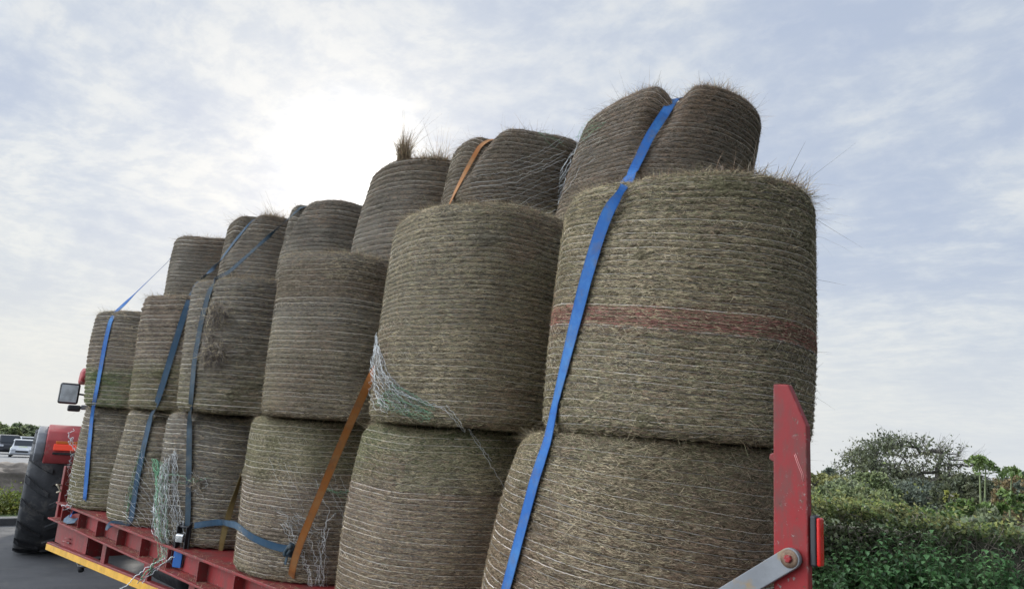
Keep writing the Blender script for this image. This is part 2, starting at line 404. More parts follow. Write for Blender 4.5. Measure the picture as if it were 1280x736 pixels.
BVH = []
class Bale:
    def __init__(s, cx, cy, z0, z1, R, lean=0., taper=0., tilt=0., seed=0, dents=(), lumpy=.018, crown=.03):
        s.cx, s.cy, s.z0, s.H, s.R = cx, cy, z0, z1 - z0, R
        s.lean, s.taper, s.tilt, s.dents, s.crown = lean, taper, tilt, dents, crown
        s.rng = np.random.default_rng(1000 + seed); g = s.rng
        s.w = [(k, g.uniform(-2.5, 2.5), g.uniform(0, 6.28), lumpy * g.uniform(.4, 1) / k ** .6) for k in (2, 3, 4, 5, 7, 9)]
        s.w2 = [(k, g.uniform(0, 6.28), g.uniform(.2, 1) * .010) for k in (2, 3, 5)]
        s.rc = g.uniform(.07, .11)
        s.thc = math.atan2(-cy, -cx)
        s.tr = None
        s.wav = [(k, g.uniform(0, 6.28), g.normal(0, .0028) / k ** .5) for k in (1, 2, 3, 4, 6)]
    def phase(s, th, t):
        w = 0
        for k, p, a in s.wav: w = w + a * np.sin(k * th + p) / s.H
        return np.interp(t + w, s.tr, np.arange(len(s.tr)))
    def pt(s, th, t, off=0.):
        """local point (relative to the bale's foot) on its side at angle th and height share t"""
        th, t = np.broadcast_arrays(np.asarray(th, float), np.asarray(t, float))
        r = s.R * (1 + s.taper * (.5 - t)) + .018 * (1 - (2 * t - 1) ** 2) - .008
        for k, m, p, a in s.w: r = r + a * np.sin(k * th + m * 2 * t + p)
        h = t * s.H
        rc = s.rc
        d = np.clip(h - (s.H - rc), 0, rc); r = r - (rc - np.sqrt(np.maximum(rc * rc - d * d, 0)))
        rb = rc * .75; e = np.clip(rb - h, 0, rb); r = r - (rb - np.sqrt(np.maximum(rb * rb - e * e, 0)))
        nz = np.clip(d / rc, 0, 1) - np.clip(e / rb, 0, 1)
        z = h.copy() if hasattr(h, 'copy') else h
        for (tha, thb, tlo, dep, wd, dz) in s.dents:
            q = np.clip((t - tlo) / (1 - tlo), 0, 1); td = thb + (tha - thb) * q
            dd = (th - td + PI) % (2 * PI) - PI
            g = np.exp(-(dd / wd) ** 2)
            r = r - dep * g * sstep(t, tlo, tlo + .5 * (1 - tlo)); z = z - dz * g * sstep(t, .72, 1)
        for k, p, a in s.w2: z = z + a * np.sin(k * th + p) * t
        nr = np.sqrt(np.maximum(1 - nz * nz, 0))
        if s.tr is not None:
            f = s.phase(th, t) % 1.; amp = np.interp(t, s.tr, s.ta)
            off = off + amp * ((1 - np.abs(2 * f - 1) ** 2.2) - .6)
        r = r + off * nr; z = z + off * nz
        win = sstep(t, 0, .25) * (1 - sstep(t, .72, 1.))
        z = z - s.tilt * r * np.cos(th) * win
        return np.stack([r * np.cos(th) + s.lean * t * s.H, r * np.sin(th), z], -1)
    def world(s, P): return P + np.array([s.cx, s.cy, s.z0])

def th_at(px, py, cx, cy, R):
    """angle on an upright cylinder where the sight line of a photo point meets it"""
    d = ray(px, py); a = d.x ** 2 + d.y ** 2; b = -2 * (d.x * cx + d.y * cy); c = cx * cx + cy * cy - R * R
    k = (-b - math.sqrt(max(0, b * b - 4 * a * c))) / (2 * a)
    return math.atan2(d.y * k - cy, d.x * k - cx)

def straw_blades(s, th, t, length, width, lift, rng, tang=.22, curl=.18):
    """blades lying on the bale: mostly along the wrap, slightly lifted and curled"""
    n = len(th); ang = rng.normal(0, tang, n) + (rng.random(n) < .18) * rng.uniform(-1.2, 1.2, n)
    dth = np.cos(ang) * length / s.R; dt = np.sin(ang) * length / s.H
    ks = np.array([-.5, -.1, .3, .5]); P = []
    bow = rng.normal(0, curl, n) * length
    for k in ks:
        P.append(s.pt(th + dth * k - np.sin(ang) * bow * (k * k) / s.R, np.clip(t + dt * k + np.cos(ang) * bow * (k * k) / s.H, 0, 1), lift * (1 - 1.3 * k * k) + .0005))
    P = np.stack(P, 1)
    rad = np.stack([np.cos(th), np.sin(th), rng.normal(0, .5, n)], -1)
    T = P[:, 2] - P[:, 1]; side = np.cross(T, rad); side /= np.linalg.norm(side, axis=1, keepdims=True) + 1e-9
    w = width[:, None] * np.array([.5, 1, .9, .25])[None]
    return blades_np(P, w, side)

def fuzz_blades(s, th, t, length, width, rng, up=.5):
    """loose ends sticking out of the bale"""
    n = len(th); base = s.pt(th, t, -.006)
    nz = np.clip((t - .9) / .1, 0, 1) - np.clip((.07 - t) / .07, 0, 1)
    dirv = np.stack([np.cos(th), np.sin(th), up * nz + rng.normal(0, .25, n)], -1)
    dirv += np.stack([-np.sin(th), np.cos(th), 0 * th], -1) * rng.normal(0, .9, n)[:, None]
    dirv /= np.linalg.norm(dirv, axis=1, keepdims=True)
    droop = rng.normal(0, .35, (n, 3)); droop[:, 2] -= .25
    P = np.stack([base + dirv * (length * k)[:, None] + droop * (length * k * k)[:, None] * 1.5 for k in (0, .4, .75, 1.)], 1)
    side = np.cross(dirv, rng.normal(0, 1, (n, 3))); side /= np.linalg.norm(side, axis=1, keepdims=True) + 1e-9
    return blades_np(P, width[:, None] * np.array([1, .8, .55, .2])[None], side)

def make_bale(s, name, label, group, mat, rings, quality, straw_mix, zig=0., fuzz=700, red=None, nth=.0012, weathered=False):
    """rings: (t0, t1, spacing in metres, visibility 0..1); quality: near 3, mid 2, far 1, hidden 0"""
    g = s.rng
    root = thing(name, label, 'hay bale', (s.cx, s.cy, s.z0), group)
    ts = []
    for (a, b, sp, vis) in rings:
        t = a
        while t < b:
            ts.append((t, vis)); t += sp / s.H * g.uniform(.82, 1.2)
    if red:
        t = red[0]
        while t < red[1]: ts.append((t, .55)); t += .013 / s.H * g.uniform(.6, 1.4)
    ts = sorted(ts)
    tr = np.array([q[0] for q in ts]); tv = np.array([q[1] for q in ts])
    s.tr = np.r_[0, tr, 1]; s.ta = np.r_[0, .003 + .010 * tv, 0] * (1.25 if quality == 1 else 1.)
    wav = [(int(k), g.uniform(0, 6.28, len(tr)), g.normal(0, .0007, len(tr)) / s.H) for k in (2, 3, 5, 9, 14)]
    def ring_t(i, th):
        o = tr[i][:, None] * np.ones_like(th)[None]
        for k, p, a in s.wav: o = o - a * np.sin(k * th + p)[None] / s.H
        for k, p, a in wav: o = o + a[i][:, None] * np.sin(k * th[None] + p[i][:, None])
        return np.clip(o, .004, .996)
    # ---- body
    nc, nr = [(72, 24), (170, 170), (240, 210), (330, 270)][quality]
    tt = np.linspace(1, 0, nr) if quality == 0 else np.sort(np.concatenate([np.linspace(0, 1, nr), np.linspace(.93, 1, 10)[:-1], np.linspace(0, .06, 6)[1:]]))[::-1]
    th = np.linspace(0, 2 * PI, nc, endpoint=False)
    TH, TT = np.meshgrid(th, tt)
    off = np.zeros_like(TH)
    if quality:
        off += g.normal(0, .003, TH.shape)
        # soft lumps of hay between the strings
        for _ in range(90):
            c0, t0 = g.uniform(0, 2 * PI), g.uniform(.03, .97); dth = (TH - c0 + PI) % (2 * PI) - PI
            off += g.uniform(-.010, .010) * np.exp(-(dth / g.uniform(.05, .25)) ** 2 - ((TT - t0) / g.uniform(.015, .05)) ** 2)
    P = s.pt(TH, TT, off)
    rows = [P]
    top = P[0]; ct = top.mean(0)
    bot = P[-1]; cb = bot.mean(0)
    caps_t = [ct + (top - ct) * k + np.array([0, 0, s.crown * (1 - k * k)]) + g.normal(0, .008, top.shape) for k in (.82, .5, .2)]
    caps_b = [cb + (bot - cb) * k for k in (.8, .3)]
    allrows = np.concatenate([np.stack(caps_t[::-1]), P, np.stack(caps_b)])
    R_ = len(allrows); V = np.concatenate([allrows.reshape(-1, 3), [ct + [0, 0, s.crown]], [cb]])
    i = np.arange(R_ * nc).reshape(R_, nc); j = np.roll(i, -1, 1)
    Q = np.stack([i[:-1], j[:-1], j[1:], i[1:]], -1)[..., ::-1].reshape(-1, 4)
    tc_, bc_ = R_ * nc, R_ * nc + 1
    Q = np.concatenate([Q, np.stack([i[0], np.roll(i[0], -1), np.full(nc, tc_), np.full(nc, tc_)], -1)[:0]])
    body = mesh_np('hay_body', V, Q, mat, root)
    bm = bmesh.new(); bm.from_mesh(body.data); bm.verts.ensure_lookup_table()
    for k in range(nc):
        f = bm.faces.new((bm.verts[i[0][k]], bm.verts[i[0][(k + 1) % nc]], bm.verts[tc_])); f.smooth = True
        f = bm.faces.new((bm.verts[i[-1][(k + 1) % nc]], bm.verts[i[-1][k]], bm.verts[bc_])); f.smooth = True
    bm.to_mesh(body.data); bm.free()
    if quality:
        cs_th = np.linspace(0, 2 * PI, 96, endpoint=False); cs_t = np.linspace(1, 0, 40)
        A, B = np.meshgrid(cs_th, cs_t); W = s.world(s.pt(A, B, .004)); ii = np.arange(40 * 96).reshape(40, 96); jj = np.roll(ii, -1, 1)
        qq = np.stack([ii[:-1], jj[:-1], jj[1:], ii[1:]], -1)[..., ::-1].reshape(-1, 4)
        vv = W.reshape(-1, 3).tolist(); tc2 = W[0].mean(0).tolist(); vv.append(tc2)
        fs = qq.tolist() + [[int(ii[0][k]), len(vv) - 1, int(ii[0][(k + 1) % 96])] for k in range(96)]
        BVH.append(BVHTree.FromPolygons([Vector(v) for v in vv], fs))
    # ---- net wrap strings
    nK = [90, 200, 260, 420][quality]
    th2 = np.linspace(0, 2 * PI, nK + 1)
    vis = tv > .02
    parts = []; mid = []
    idx = np.where(vis)[0]
    if len(idx):
        T2 = ring_t(idx, th2)
        jit = g.normal(0, .0007 / s.H, T2.shape); jit[:, -1] = jit[:, 0]; T2 = np.clip(T2 + jit, .004, .996)
        TH2 = np.broadcast_to(th2[None], T2.shape)
        PP = s.pt(TH2, T2, .0055 + .0015 * np.sin(TH2 * 23 + T2 * 300))
        ref = np.stack([np.cos(TH2), np.sin(TH2), 0 * TH2], -1)
        rr = nth * (.45 + .75 * tv[idx])[:, None] * g.uniform(.75, 1.25, (len(idx), 1))
        v, q = tubes_np(PP, np.broadcast_to(rr, T2.shape), ref); parts.append((v, q))
        if red is None: mid.append(np.zeros(len(q), int))
        else:
            isr = ((tr[idx] > red[0]) & (tr[idx] < red[1])).astype(int); mid.append(np.repeat(isr, nK * 3))
    if zig > 0 and quality:
        # zig-zag threads between neighbouring strings
        nz = int(2 * PI * s.R / .028)
        thz = np.linspace(0, 2 * PI, nz + 1)
        sel = [k for k in range(len(tr) - 1) if g.random() < zig]
        if sel:
            a = np.array(sel); ta = ring_t(a, thz); tb = ring_t(a + 1, thz)
            alt = (np.arange(nz + 1)[None] + g.integers(0, 2, (len(a), 1))) % 2
            m = alt * .92 + .04 + g.normal(0, .10, ta.shape)
            T3 = ta + (tb - ta) * m; H3 = thz[None] + g.normal(0, .010, T3.shape); T3 = np.clip(T3, .004, .996)
            PP = s.pt(H3, T3, .0055)
            ref = np.stack([np.cos(H3), np.sin(H3), 0 * H3], -1)
            v, q = tubes_np(PP, nth * .66, ref); parts.append((v, q))
            zi = 2 if red else 1
            zc = np.full(len(a), zi)
            if red: zc[(tr[a] > red[0] - .02) & (tr[a] < red[1])] = 1
            mid.append(np.repeat(zc, nz * 3))
    if parts:
        v, q = join_vq(parts)
        mesh_np('net_wrap', v, q, [NETW, NETR, NETZ] if red else [NETW, NETZ], root, np.concatenate(mid))
    # ---- loose straw over the surface
    n = [0, 15000, 34000, 70000][quality]
    if n:
        th = np.where(g.random(n) < .86, s.thc + np.clip(g.normal(0, .85, n), -1.75, 1.75), g.uniform(0, 2 * PI, n))
        t = g.uniform(0.005, .995, n)
        L = g.gamma(3.2, .0085, n) * (1.25 if quality == 1 else .82); L = np.clip(L, .010, .11)
        W = g.uniform(.0008, .0018, n) * (1.45 if quality == 1 else 1.)
        v1, q1 = straw_blades(s, th, t, L, W, g.uniform(.001, .0065, n) + (g.random(n) < .12) * .006, g)
        p = np.array([[m_(x) for m_ in straw_mix] for x in np.linspace(0, 1, 41)]); p /= p.sum(1, keepdims=True)
        cum = np.cumsum(p, 1)[np.clip((t * 40).astype(int), 0, 40)]
        k = (g.random(n)[:, None] > cum).sum(1).clip(0, 3)
        pn = 0
        for q_ in range(7): pn = pn + np.sin(int(g.integers(1, 6)) * th + g.uniform(-9, 9) * t + g.uniform(0, 6.28))
        k = np.where((pn > 1.6) & (g.random(n) < .45), 0, np.where((pn < -1.8) & (g.random(n) < .5), 1, k))
        if red: k = np.where((t > red[0] - .004) & (t < red[1] + .004) & (g.random(n) < .22), 4, k)
        nf = fuzz
        # mostly along the rims
        tf = np.where(g.random(nf) < .62, 1 - np.abs(g.normal(0, .02, nf)), np.where(g.random(nf) < .4, np.abs(g.normal(0, .03, nf)), g.uniform(0, 1, nf))).clip(.003, .997)
        thf = np.where(g.random(nf) < .7, s.thc + g.uniform(-1.9, 1.9, nf), g.uniform(0, 2 * PI, nf))
        Lf = g.gamma(2.2, .017, nf).clip(.01, .16) * np.where(tf > .93, 1.25, .75)
        v2, q2 = fuzz_blades(s, thf, tf, Lf, g.uniform(.0009, .0019, nf) * (1.3 if quality == 1 else 1), g)
        nr_ = int(fuzz * .9); thr = s.thc + g.uniform(-1.9, 1.9, nr_); tr_ = 1 - np.abs(g.normal(0, .012, nr_))
        v3, q3 = fuzz_blades(s, thr, tr_.clip(.9, .999), g.gamma(2.5, .009, nr_).clip(.006, .06) * (1.4 if quality == 1 else 1), g.uniform(.0010, .0022, nr_) * (1.4 if quality == 1 else 1), g, 1.6)
        v, q = join_vq([(v1, q1), (v2, q2), (v3, q3)])
        mi = np.concatenate([np.repeat(k, 3), np.repeat(g.integers(0, 4, nf), 3), np.repeat(g.choice(4, nr_, p=[.6, .1, .1, .2]), 3)])
        o = mesh_np('loose_straw', v, q, [PALE, BROWN, GREEN, GREYH, NETR] if not weathered else [GREYH, BROWN, DARKS, GREYH, NETR], root, mi); o['kind'] = 'stuff'
    return root

# colours (dry hay and old net wrap, sheet albedo)
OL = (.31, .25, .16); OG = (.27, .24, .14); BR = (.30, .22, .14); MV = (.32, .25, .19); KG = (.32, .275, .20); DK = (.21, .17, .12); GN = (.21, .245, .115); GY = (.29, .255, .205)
flat = lambda v: (lambda x: v)
def endgreen(lo, hi, a, b): return lambda x: a if lo < x < hi else b
MIX = {
 'olive': [flat(.34), flat(.26), flat(.3), flat(.15)],
 'topgreen': [flat(.32), lambda x: .54 if x < .66 else .18, lambda x: .05 if x < .66 else .7, flat(.16)],
 'brown': [flat(.28), flat(.58), lambda x: .06 if x < .75 else .35, flat(.14)],
 'grey': [flat(.22), flat(.30), flat(.08), flat(.5)],
 'worn': [lambda x: .08 if x > .7 else .22, lambda x: .6 if x > .7 else .30, flat(.08), lambda x: .24 if x > .7 else .5],
 'dark': [flat(.12), flat(.5), flat(.1), flat(.35)],
 'botgreen': [flat(.24), flat(.24), lambda x: .5 if x < .42 else .08, flat(.36)],
}
LOW0, JN = 1.042, 2.149
NEAR = 'upright netted hay bales stacked on the red trailer'
def th_pair(px0, py0, px1, py1, cx, cy, R, lean, z0, H):
    """angles of a strap groove from its top photo point to its lower one"""
    out = []
    for x, y in ((px0, py0), (px1, py1)):
        h = 0
        for _ in range(3):
            th = th_at(x, y, cx + lean * h, cy, R); d = ray(x, y); k = (cy + R * math.sin(th)) / d.y; h = EYE + d.z * k - z0
        out.append(th)
    return out

# lower tier, near row, from the rear of the trailer to the tractor
R_LO = [
 dict(cx=-2.335, lean=.17, tilt=.13, R=.70, q=3, mat=[(0, BR), (.55, BR), (.75, OL), (1, OG)], mix='brown', rings=[(.03, .74, .036, .75), (.76, .97, .04, .22)], zig=.08,
      label='big brown hay bale behind the red rear post, lowest in the rear stack'),
 dict(cx=-3.713, lean=.046, tilt=.0, R=.625, q=3, mat=[(0, BR), (.5, MV), (.66, MV), (.72, OG), (1, GN)], mix='topgreen', rings=[(.03, .69, .031, .8), (.71, .97, .04, .15)], zig=.05,
      label='lower hay bale with a green top third and brown foot, second stack from the rear'),
 dict(cx=-5.137, lean=-.01, tilt=.0, R=.625, q=2, mat=[(0, OL), (.12, MV), (.5, MV), (.66, OG), (1, OG)], mix='topgreen', rings=[(.03, .62, .031, .85), (.64, .97, .036, .3)], zig=.08,
      label='lower hay bale crossed by the orange strap and tied round with a dark strap'),
 dict(cx=-6.703, lean=-.10, tilt=.0, R=.625, q=1, mat=[(0, OL), (.2, GY), (1, GY)], mix='grey', rings=[(.03, .97, .041, .75)], zig=.0,
      label='lower grey hay bale with torn white and green netting hanging off its left side'),
 dict(cx=-8.02, lean=-.02, tilt=.0, R=.615, q=1, mat=[(0, OG), (.2, KG), (1, KG)], mix='grey', rings=[(.03, .97, .047, .8)], zig=.0,
      label='lower hay bale with net threads slanting over its dark teal strap'),
 dict(cx=-9.343, lean=-.10, tilt=.0, R=.615, q=1, mat=[(0, OG), (.3, OG), (.5, KG), (1, GY)], mix='botgreen', rings=[(.03, .97, .047, .7)], zig=.0,
      label='lowest hay bale next to the tractor, ragged netting on its left edge'),
]
R_UP = [
 dict(cx=-2.004, lean=.056, tilt=.075, press=(783, 230, 700, 480), R=.628, z1=3.332, q=3, mat=[(0, OG), (.38, OL), (.41, (.32, .215, .145)), (.48, (.32, .215, .145)), (.51, OL), (1, OG)], mix='olive', rings=[(.03, .97, .032, .50)], zig=.6, red=(.405, .485),
      label='big olive hay bale with a red dyed net band, upper bale of the rear stack'),
 dict(cx=-3.458, lean=.061, R=.628, z1=3.45, q=3, mat=[(0, OG), (.25, OL), (.6, KG), (1, KG)], mix='olive', rings=[(.03, .97, .031, .55)], zig=.35,
      label='tall khaki hay bale with white and green torn net at its lower left corner'),
 dict(cx=-4.888, lean=-.024, R=.625, z1=3.362, q=2, mat=[(0, OL), (.5, KG), (.70, GY), (.76, DK), (.93, DK), (1, GY)], mix='worn', rings=[(.03, .72, .034, .7), (.74, .97, .04, .15)], zig=.15,
      label='middle tier hay bale with a dark worn patch below its top rim'),
 dict(cx=-6.472, lean=-.043, press=(262, 362, 241, 490), R=.625, z1=3.351, q=1, mat=[(0, OG), (.4, KG), (.6, GY), (1, GY)], mix='grey', rings=[(.03, .97, .042, .7)], zig=.0,
      label='middle tier hay bale with two tufts of hay bursting out beside the dark strap'),
 dict(cx=-7.795, lean=.03, press=(236, 378, 200, 492), R=.62, z1=3.299, q=1, mat=[(0, OG), (.35, OG), (.45, MV), (1, MV)], mix='botgreen', rings=[(.03, .97, .047, .8)], zig=.0,
      label='middle tier hay bale with a slanting teal strap over its mauve ringed front'),
 dict(cx=-9.264, lean=-.10, press=(139, 396, 118, 500), R=.61, z1=3.254, q=1, mat=[(0, GN), (.33, GN), (.42, MV), (1, GY)], mix='botgreen', rings=[(.03, .97, .047, .65)], zig=.0,
      label='middle tier hay bale nearest the tractor under a blue strap, green near its foot'),
]
T_UP = [
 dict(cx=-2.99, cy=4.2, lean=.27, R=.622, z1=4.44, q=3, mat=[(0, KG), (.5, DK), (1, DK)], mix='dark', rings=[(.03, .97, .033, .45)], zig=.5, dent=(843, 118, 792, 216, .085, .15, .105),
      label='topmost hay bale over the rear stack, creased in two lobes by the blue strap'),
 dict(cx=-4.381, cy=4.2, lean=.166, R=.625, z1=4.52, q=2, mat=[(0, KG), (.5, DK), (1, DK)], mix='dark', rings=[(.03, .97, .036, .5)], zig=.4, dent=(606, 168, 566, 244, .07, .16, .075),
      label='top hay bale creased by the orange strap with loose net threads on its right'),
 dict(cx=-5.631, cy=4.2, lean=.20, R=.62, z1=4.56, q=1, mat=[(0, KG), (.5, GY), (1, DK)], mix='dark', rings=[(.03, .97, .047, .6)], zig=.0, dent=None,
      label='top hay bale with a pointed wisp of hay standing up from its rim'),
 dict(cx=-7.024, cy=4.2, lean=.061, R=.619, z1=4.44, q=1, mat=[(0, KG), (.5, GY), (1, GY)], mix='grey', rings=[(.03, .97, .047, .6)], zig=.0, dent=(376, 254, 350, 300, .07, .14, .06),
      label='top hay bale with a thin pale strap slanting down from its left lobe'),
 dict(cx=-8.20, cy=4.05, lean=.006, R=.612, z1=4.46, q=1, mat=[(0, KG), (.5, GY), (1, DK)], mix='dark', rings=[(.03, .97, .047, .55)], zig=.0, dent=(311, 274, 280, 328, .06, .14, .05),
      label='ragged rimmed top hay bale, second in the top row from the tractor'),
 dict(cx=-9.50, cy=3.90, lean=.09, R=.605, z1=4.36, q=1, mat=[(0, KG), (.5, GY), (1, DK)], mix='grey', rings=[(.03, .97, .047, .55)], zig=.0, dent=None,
      label='smooth rounded top hay bale closest to the tractor'),
]
BALES = {}
for n, p in enumerate(R_LO):
    s = Bale(p['cx'], 3.227, LOW0, JN - .004, p['R'], p['lean'], .04, p['tilt'], n); BALES['L', n] = s
    make_bale(s, 'hay_bale', p['label'], NEAR, hay_mat('hay', p['mat'], n), p['rings'], p['q'], MIX[p['mix']], p['zig'], [0, 500, 900, 1500][p['q']], nth=.0020 if p['q'] > 1 else .0034)
for n, p in enumerate(R_UP):
    dn = ()
    if 'press' in p:        # the strap presses a shallow groove into the hay
        ta, tb = th_pair(*p['press'], p['cx'], 3.157, p['R'], p['lean'], JN, p['z1'] - JN); dn = ((ta, tb, .0, .012, .075, .010),)
    s = Bale(p['cx'], 3.157, JN + .004, p['z1'], p['R'], p['lean'], .0, p.get('tilt', 0.), 20 + n, dn); BALES['U', n] = s
    make_bale(s, 'hay_bale', p['label'], NEAR, hay_mat('hay', p['mat'], 20 + n), p['rings'], p['q'], MIX[p['mix']], p['zig'], [0, 700, 1300, 2600][p['q']], p.get('red'), nth=.0018 if p['q'] > 1 else .0032)
for n, p in enumerate(T_UP):
    z0 = 3.37; H = p['z1'] - z0; dents = ()
    if p['dent']:
        a, b, c, d, dep, wd, dz = p['dent']; ta, tb = th_pair(a, b, c, d, p['cx'], p['cy'], p['R'], p['lean'], z0, H)
        dents = ((ta, tb, .5, dep, wd, dz),)
        p['th'] = ta
    s = Bale(p['cx'], p['cy'], z0, p['z1'], p['R'], p['lean'], .06, .0, 40 + n, dents, crown=.03); s.rc = .085 if n not in (0, 1) else .11; BALES['T', n] = s
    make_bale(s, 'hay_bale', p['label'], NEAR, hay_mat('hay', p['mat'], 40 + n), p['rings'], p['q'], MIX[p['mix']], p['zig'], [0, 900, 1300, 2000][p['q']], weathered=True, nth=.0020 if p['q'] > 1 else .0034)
# the far row that carries the top tier (hardly seen between the near bales)
hm = hay_mat('hay', [(0, OL), (1, KG)], 77)
for n in range(6):
    for k, (a, b) in enumerate(((LOW0, JN - .004), (JN + .004, 3.352))):
        s = Bale(-3.05 - 1.36 * n, 4.50, a, b, .622, 0, 0, 0, 60 + 2 * n + k)
        make_bale(s, 'hay_bale', 'netted hay bale in the shaded row behind the near stacks', 'hay bales in the shaded row behind the near stacks', hm, [(.03, .97, .05, .5)], 0, MIX['grey'], nth=.003)


# ------------------------------------------------------------------ torn netting, tufts and threads (parts of their bales)
def hit(px, py, only=None):
    d = ray(px, py); best = None
    for b in (BVH if only is None else [BVH[i] for i in only]):
        r = b.ray_cast(EYEP, d)
        if r[0] is not None and (best is None or r[3] < best[2]): best = (r[0], r[1], r[3])
    return best
BIDX = {}
for _i, _k in enumerate([('L', n) for n in range(6)] + [('U', n) for n in range(6)] + [('T', n) for n in range(6)]): BIDX[_k] = _i
ROOTS = {}
_roots = [o for o in COL.objects if o.name.startswith('hay_bale') and o.parent is None]
for _o, _k in zip(_roots, BIDX): ROOTS[_k] = _o
def resample(pts, n):
    pts = np.asarray(pts, float); d = np.r_[0, np.cumsum(np.linalg.norm(np.diff(pts, axis=0), axis=1))]
    t = np.linspace(0, d[-1], n); return np.stack([np.interp(t, d, pts[:, k]) for k in range(pts.shape[1])], 1)
def cast_path(pix, n, lift, keys, rng, wob=0.):
    """lays a thread on the bales' surface along a run of photo points"""
    p = resample(pix, n); out = []; nr = []
    if wob: p = p + np.cumsum(rng.normal(0, wob, p.shape), 0) * .5 + rng.normal(0, wob, p.shape)
    last = None
    for x, y in p:
        h = hit(x, y, [BIDX[k] for k in keys])
        if h is None:
            D = last if last else 3.; out.append(np.array(atD(x, y, D))); nr.append(-np.array(ray(x, y)))
        else:
            last = h[2]; out.append(np.array(h[0] + h[1] * lift)); nr.append(np.array(h[1]))
    return np.array(out), np.array(nr)
def thread_part(name, key, paths, r, mat, seed, n=26, lift=.012, wob=.6, keys=None, limp=.0):
    rng = np.random.default_rng(seed); P = []; N = []
    for p in paths:
        a, b = cast_path(p, n, lift * rng.uniform(.5, 1.6), keys or [key], rng, wob)
        if limp: a = a + b * (np.sin(np.linspace(0, PI, n)) * rng.uniform(0, limp))[:, None]
        P.append(a); N.append(b)
    P = np.array(P); N = np.array(N); root = ROOTS[key]
    P = P - np.array(root.location)
    v, q = tubes_np(P, r, N)
    return mesh_np(name, v, q, mat, root)
def net_paths(c0, c1, n0, spread, seed, cells=9):
    """diamond mesh of limp net strings between a run of left and a run of right photo points"""
    rng = np.random.default_rng(seed); a = resample(c0, 24); b = resample(c1, 24); out = []
    for k in range(n0):
        f0 = (k + .5) / n0; ph = k % 2
        z = np.array([(1 if (i + ph) % 2 else -1) for i in range(24)]) * spread / n0
        f = np.clip(f0 + z + rng.normal(0, .25 / n0, 24), 0, 1)[:, None]
        out.append(a * (1 - f) + b * f)
    return out
# torn white and green net hanging on the left of the grey lower bale
LG = ('L', 3)
wp = net_paths([(203, 585), (200, 620), (196, 660), (205, 700)], [(222, 560), (226, 620), (232, 660), (228, 700)], 30, .9, 5)
thread_part('torn_net', LG, wp, .0019, NETV, 6, 40, .02, .9, limp=.03)
gp = net_paths([(190, 572), (193, 600), (194, 650), (196, 705)], [(212, 580), (214, 630), (215, 665), (218, 700)], 15, .8, 7) + [[(206, 596), (225, 592), (240, 598), (255, 603)], [(208, 600), (230, 600), (262, 596)], [(186, 720), (195, 700), (205, 690)], [(176, 722), (190, 705), (205, 694)]]
thread_part('torn_net', LG, gp, .0017, NETG, 8, 40, .016, .8, limp=.03)
thread_part('torn_net', LG, [[(188, 640), (205, 632), (212, 628), (220, 618), (222, 626)], [(170, 730), (196, 706), (215, 697)], [(178, 728), (202, 704), (218, 695)], [(240, 596), (252, 606), (243, 612), (256, 618)], [(243, 590), (256, 597), (262, 606), (250, 612)], [(150, 735), (185, 708), (206, 698)]], .0016, NETV, 9, 30, .03, .8)
# slanting threads on the neighbour
sp = [[(176 - k * 1.6, 560 + k * 6.5), (192 - k * .5, 583 + k * 6.6), (199, 606 + k * 6)] for k in range(14)]
thread_part('loose_net', ('L', 4), sp, .0016, NETV, 10, 22, .03, .45)
thread_part('loose_net', ('L', 4), [[(182, 545 + 4 * k), (170 - k * .3, 585 + 4 * k), (160, 625 + 3 * k)] for k in range(9)], .0016, NETG, 11, 22, .02, .6)
# frayed edge of the bale by the tractor
rg = random.Random(4)
thread_part('frayed_net', ('L', 5), [[(92 + rg.uniform(-2, 4), 535 + 10 * k), (86 + rg.uniform(-3, 3), 545 + 10 * k), (93 + rg.uniform(-2, 6), 556 + 10 * k)] for k in range(10)] + [[(78, 632), (86, 630), (95, 634)], [(80, 636), (90, 634), (97, 640)]], .0014, NETV, 12, 18, .03, 1.0)
# white strands on the bale with the orange strap
sw = []
for k in range(12):
    x = 338 + k * 8; sw.append([(x, 572 + k * 2), (x + 9, 590 + k * 3), (x + 14, 600 + k * 3), (x + 24, 622 + k * 3), (x + 26, 634 + k * 3)])
thread_part('loose_net', ('L', 2), sw, .0007, NETV, 13, 26, .008, .8)
tp = net_paths([(352, 655), (368, 690), (384, 715), (388, 760)], [(372, 640), (405, 660), (408, 700), (405, 760)], 14, .9, 15)
thread_part('torn_net', ('L', 2), tp, .0012, NETV, 16, 40, .018, .8, limp=.03)
thread_part('torn_net', ('L', 2), [[(352, 640), (362, 648), (368, 665), (372, 690)], [(340, 630), (356, 640), (366, 656)], [(395, 600), (412, 640), (402, 690), (410, 736)], [(410, 660), (402, 690), (398, 740)], [(420, 640), (408, 652), (406, 690)]], .0014, NETV, 17, 30, .03, .7)
thread_part('loose_net', ('L', 2), [[(395 + 3 * k, 606 + k), (420 + 2 * k, 614 + 2 * k), (436, 612 + 3 * k)] for k in range(6)], .0008, NETG, 18, 20, .012, .8)
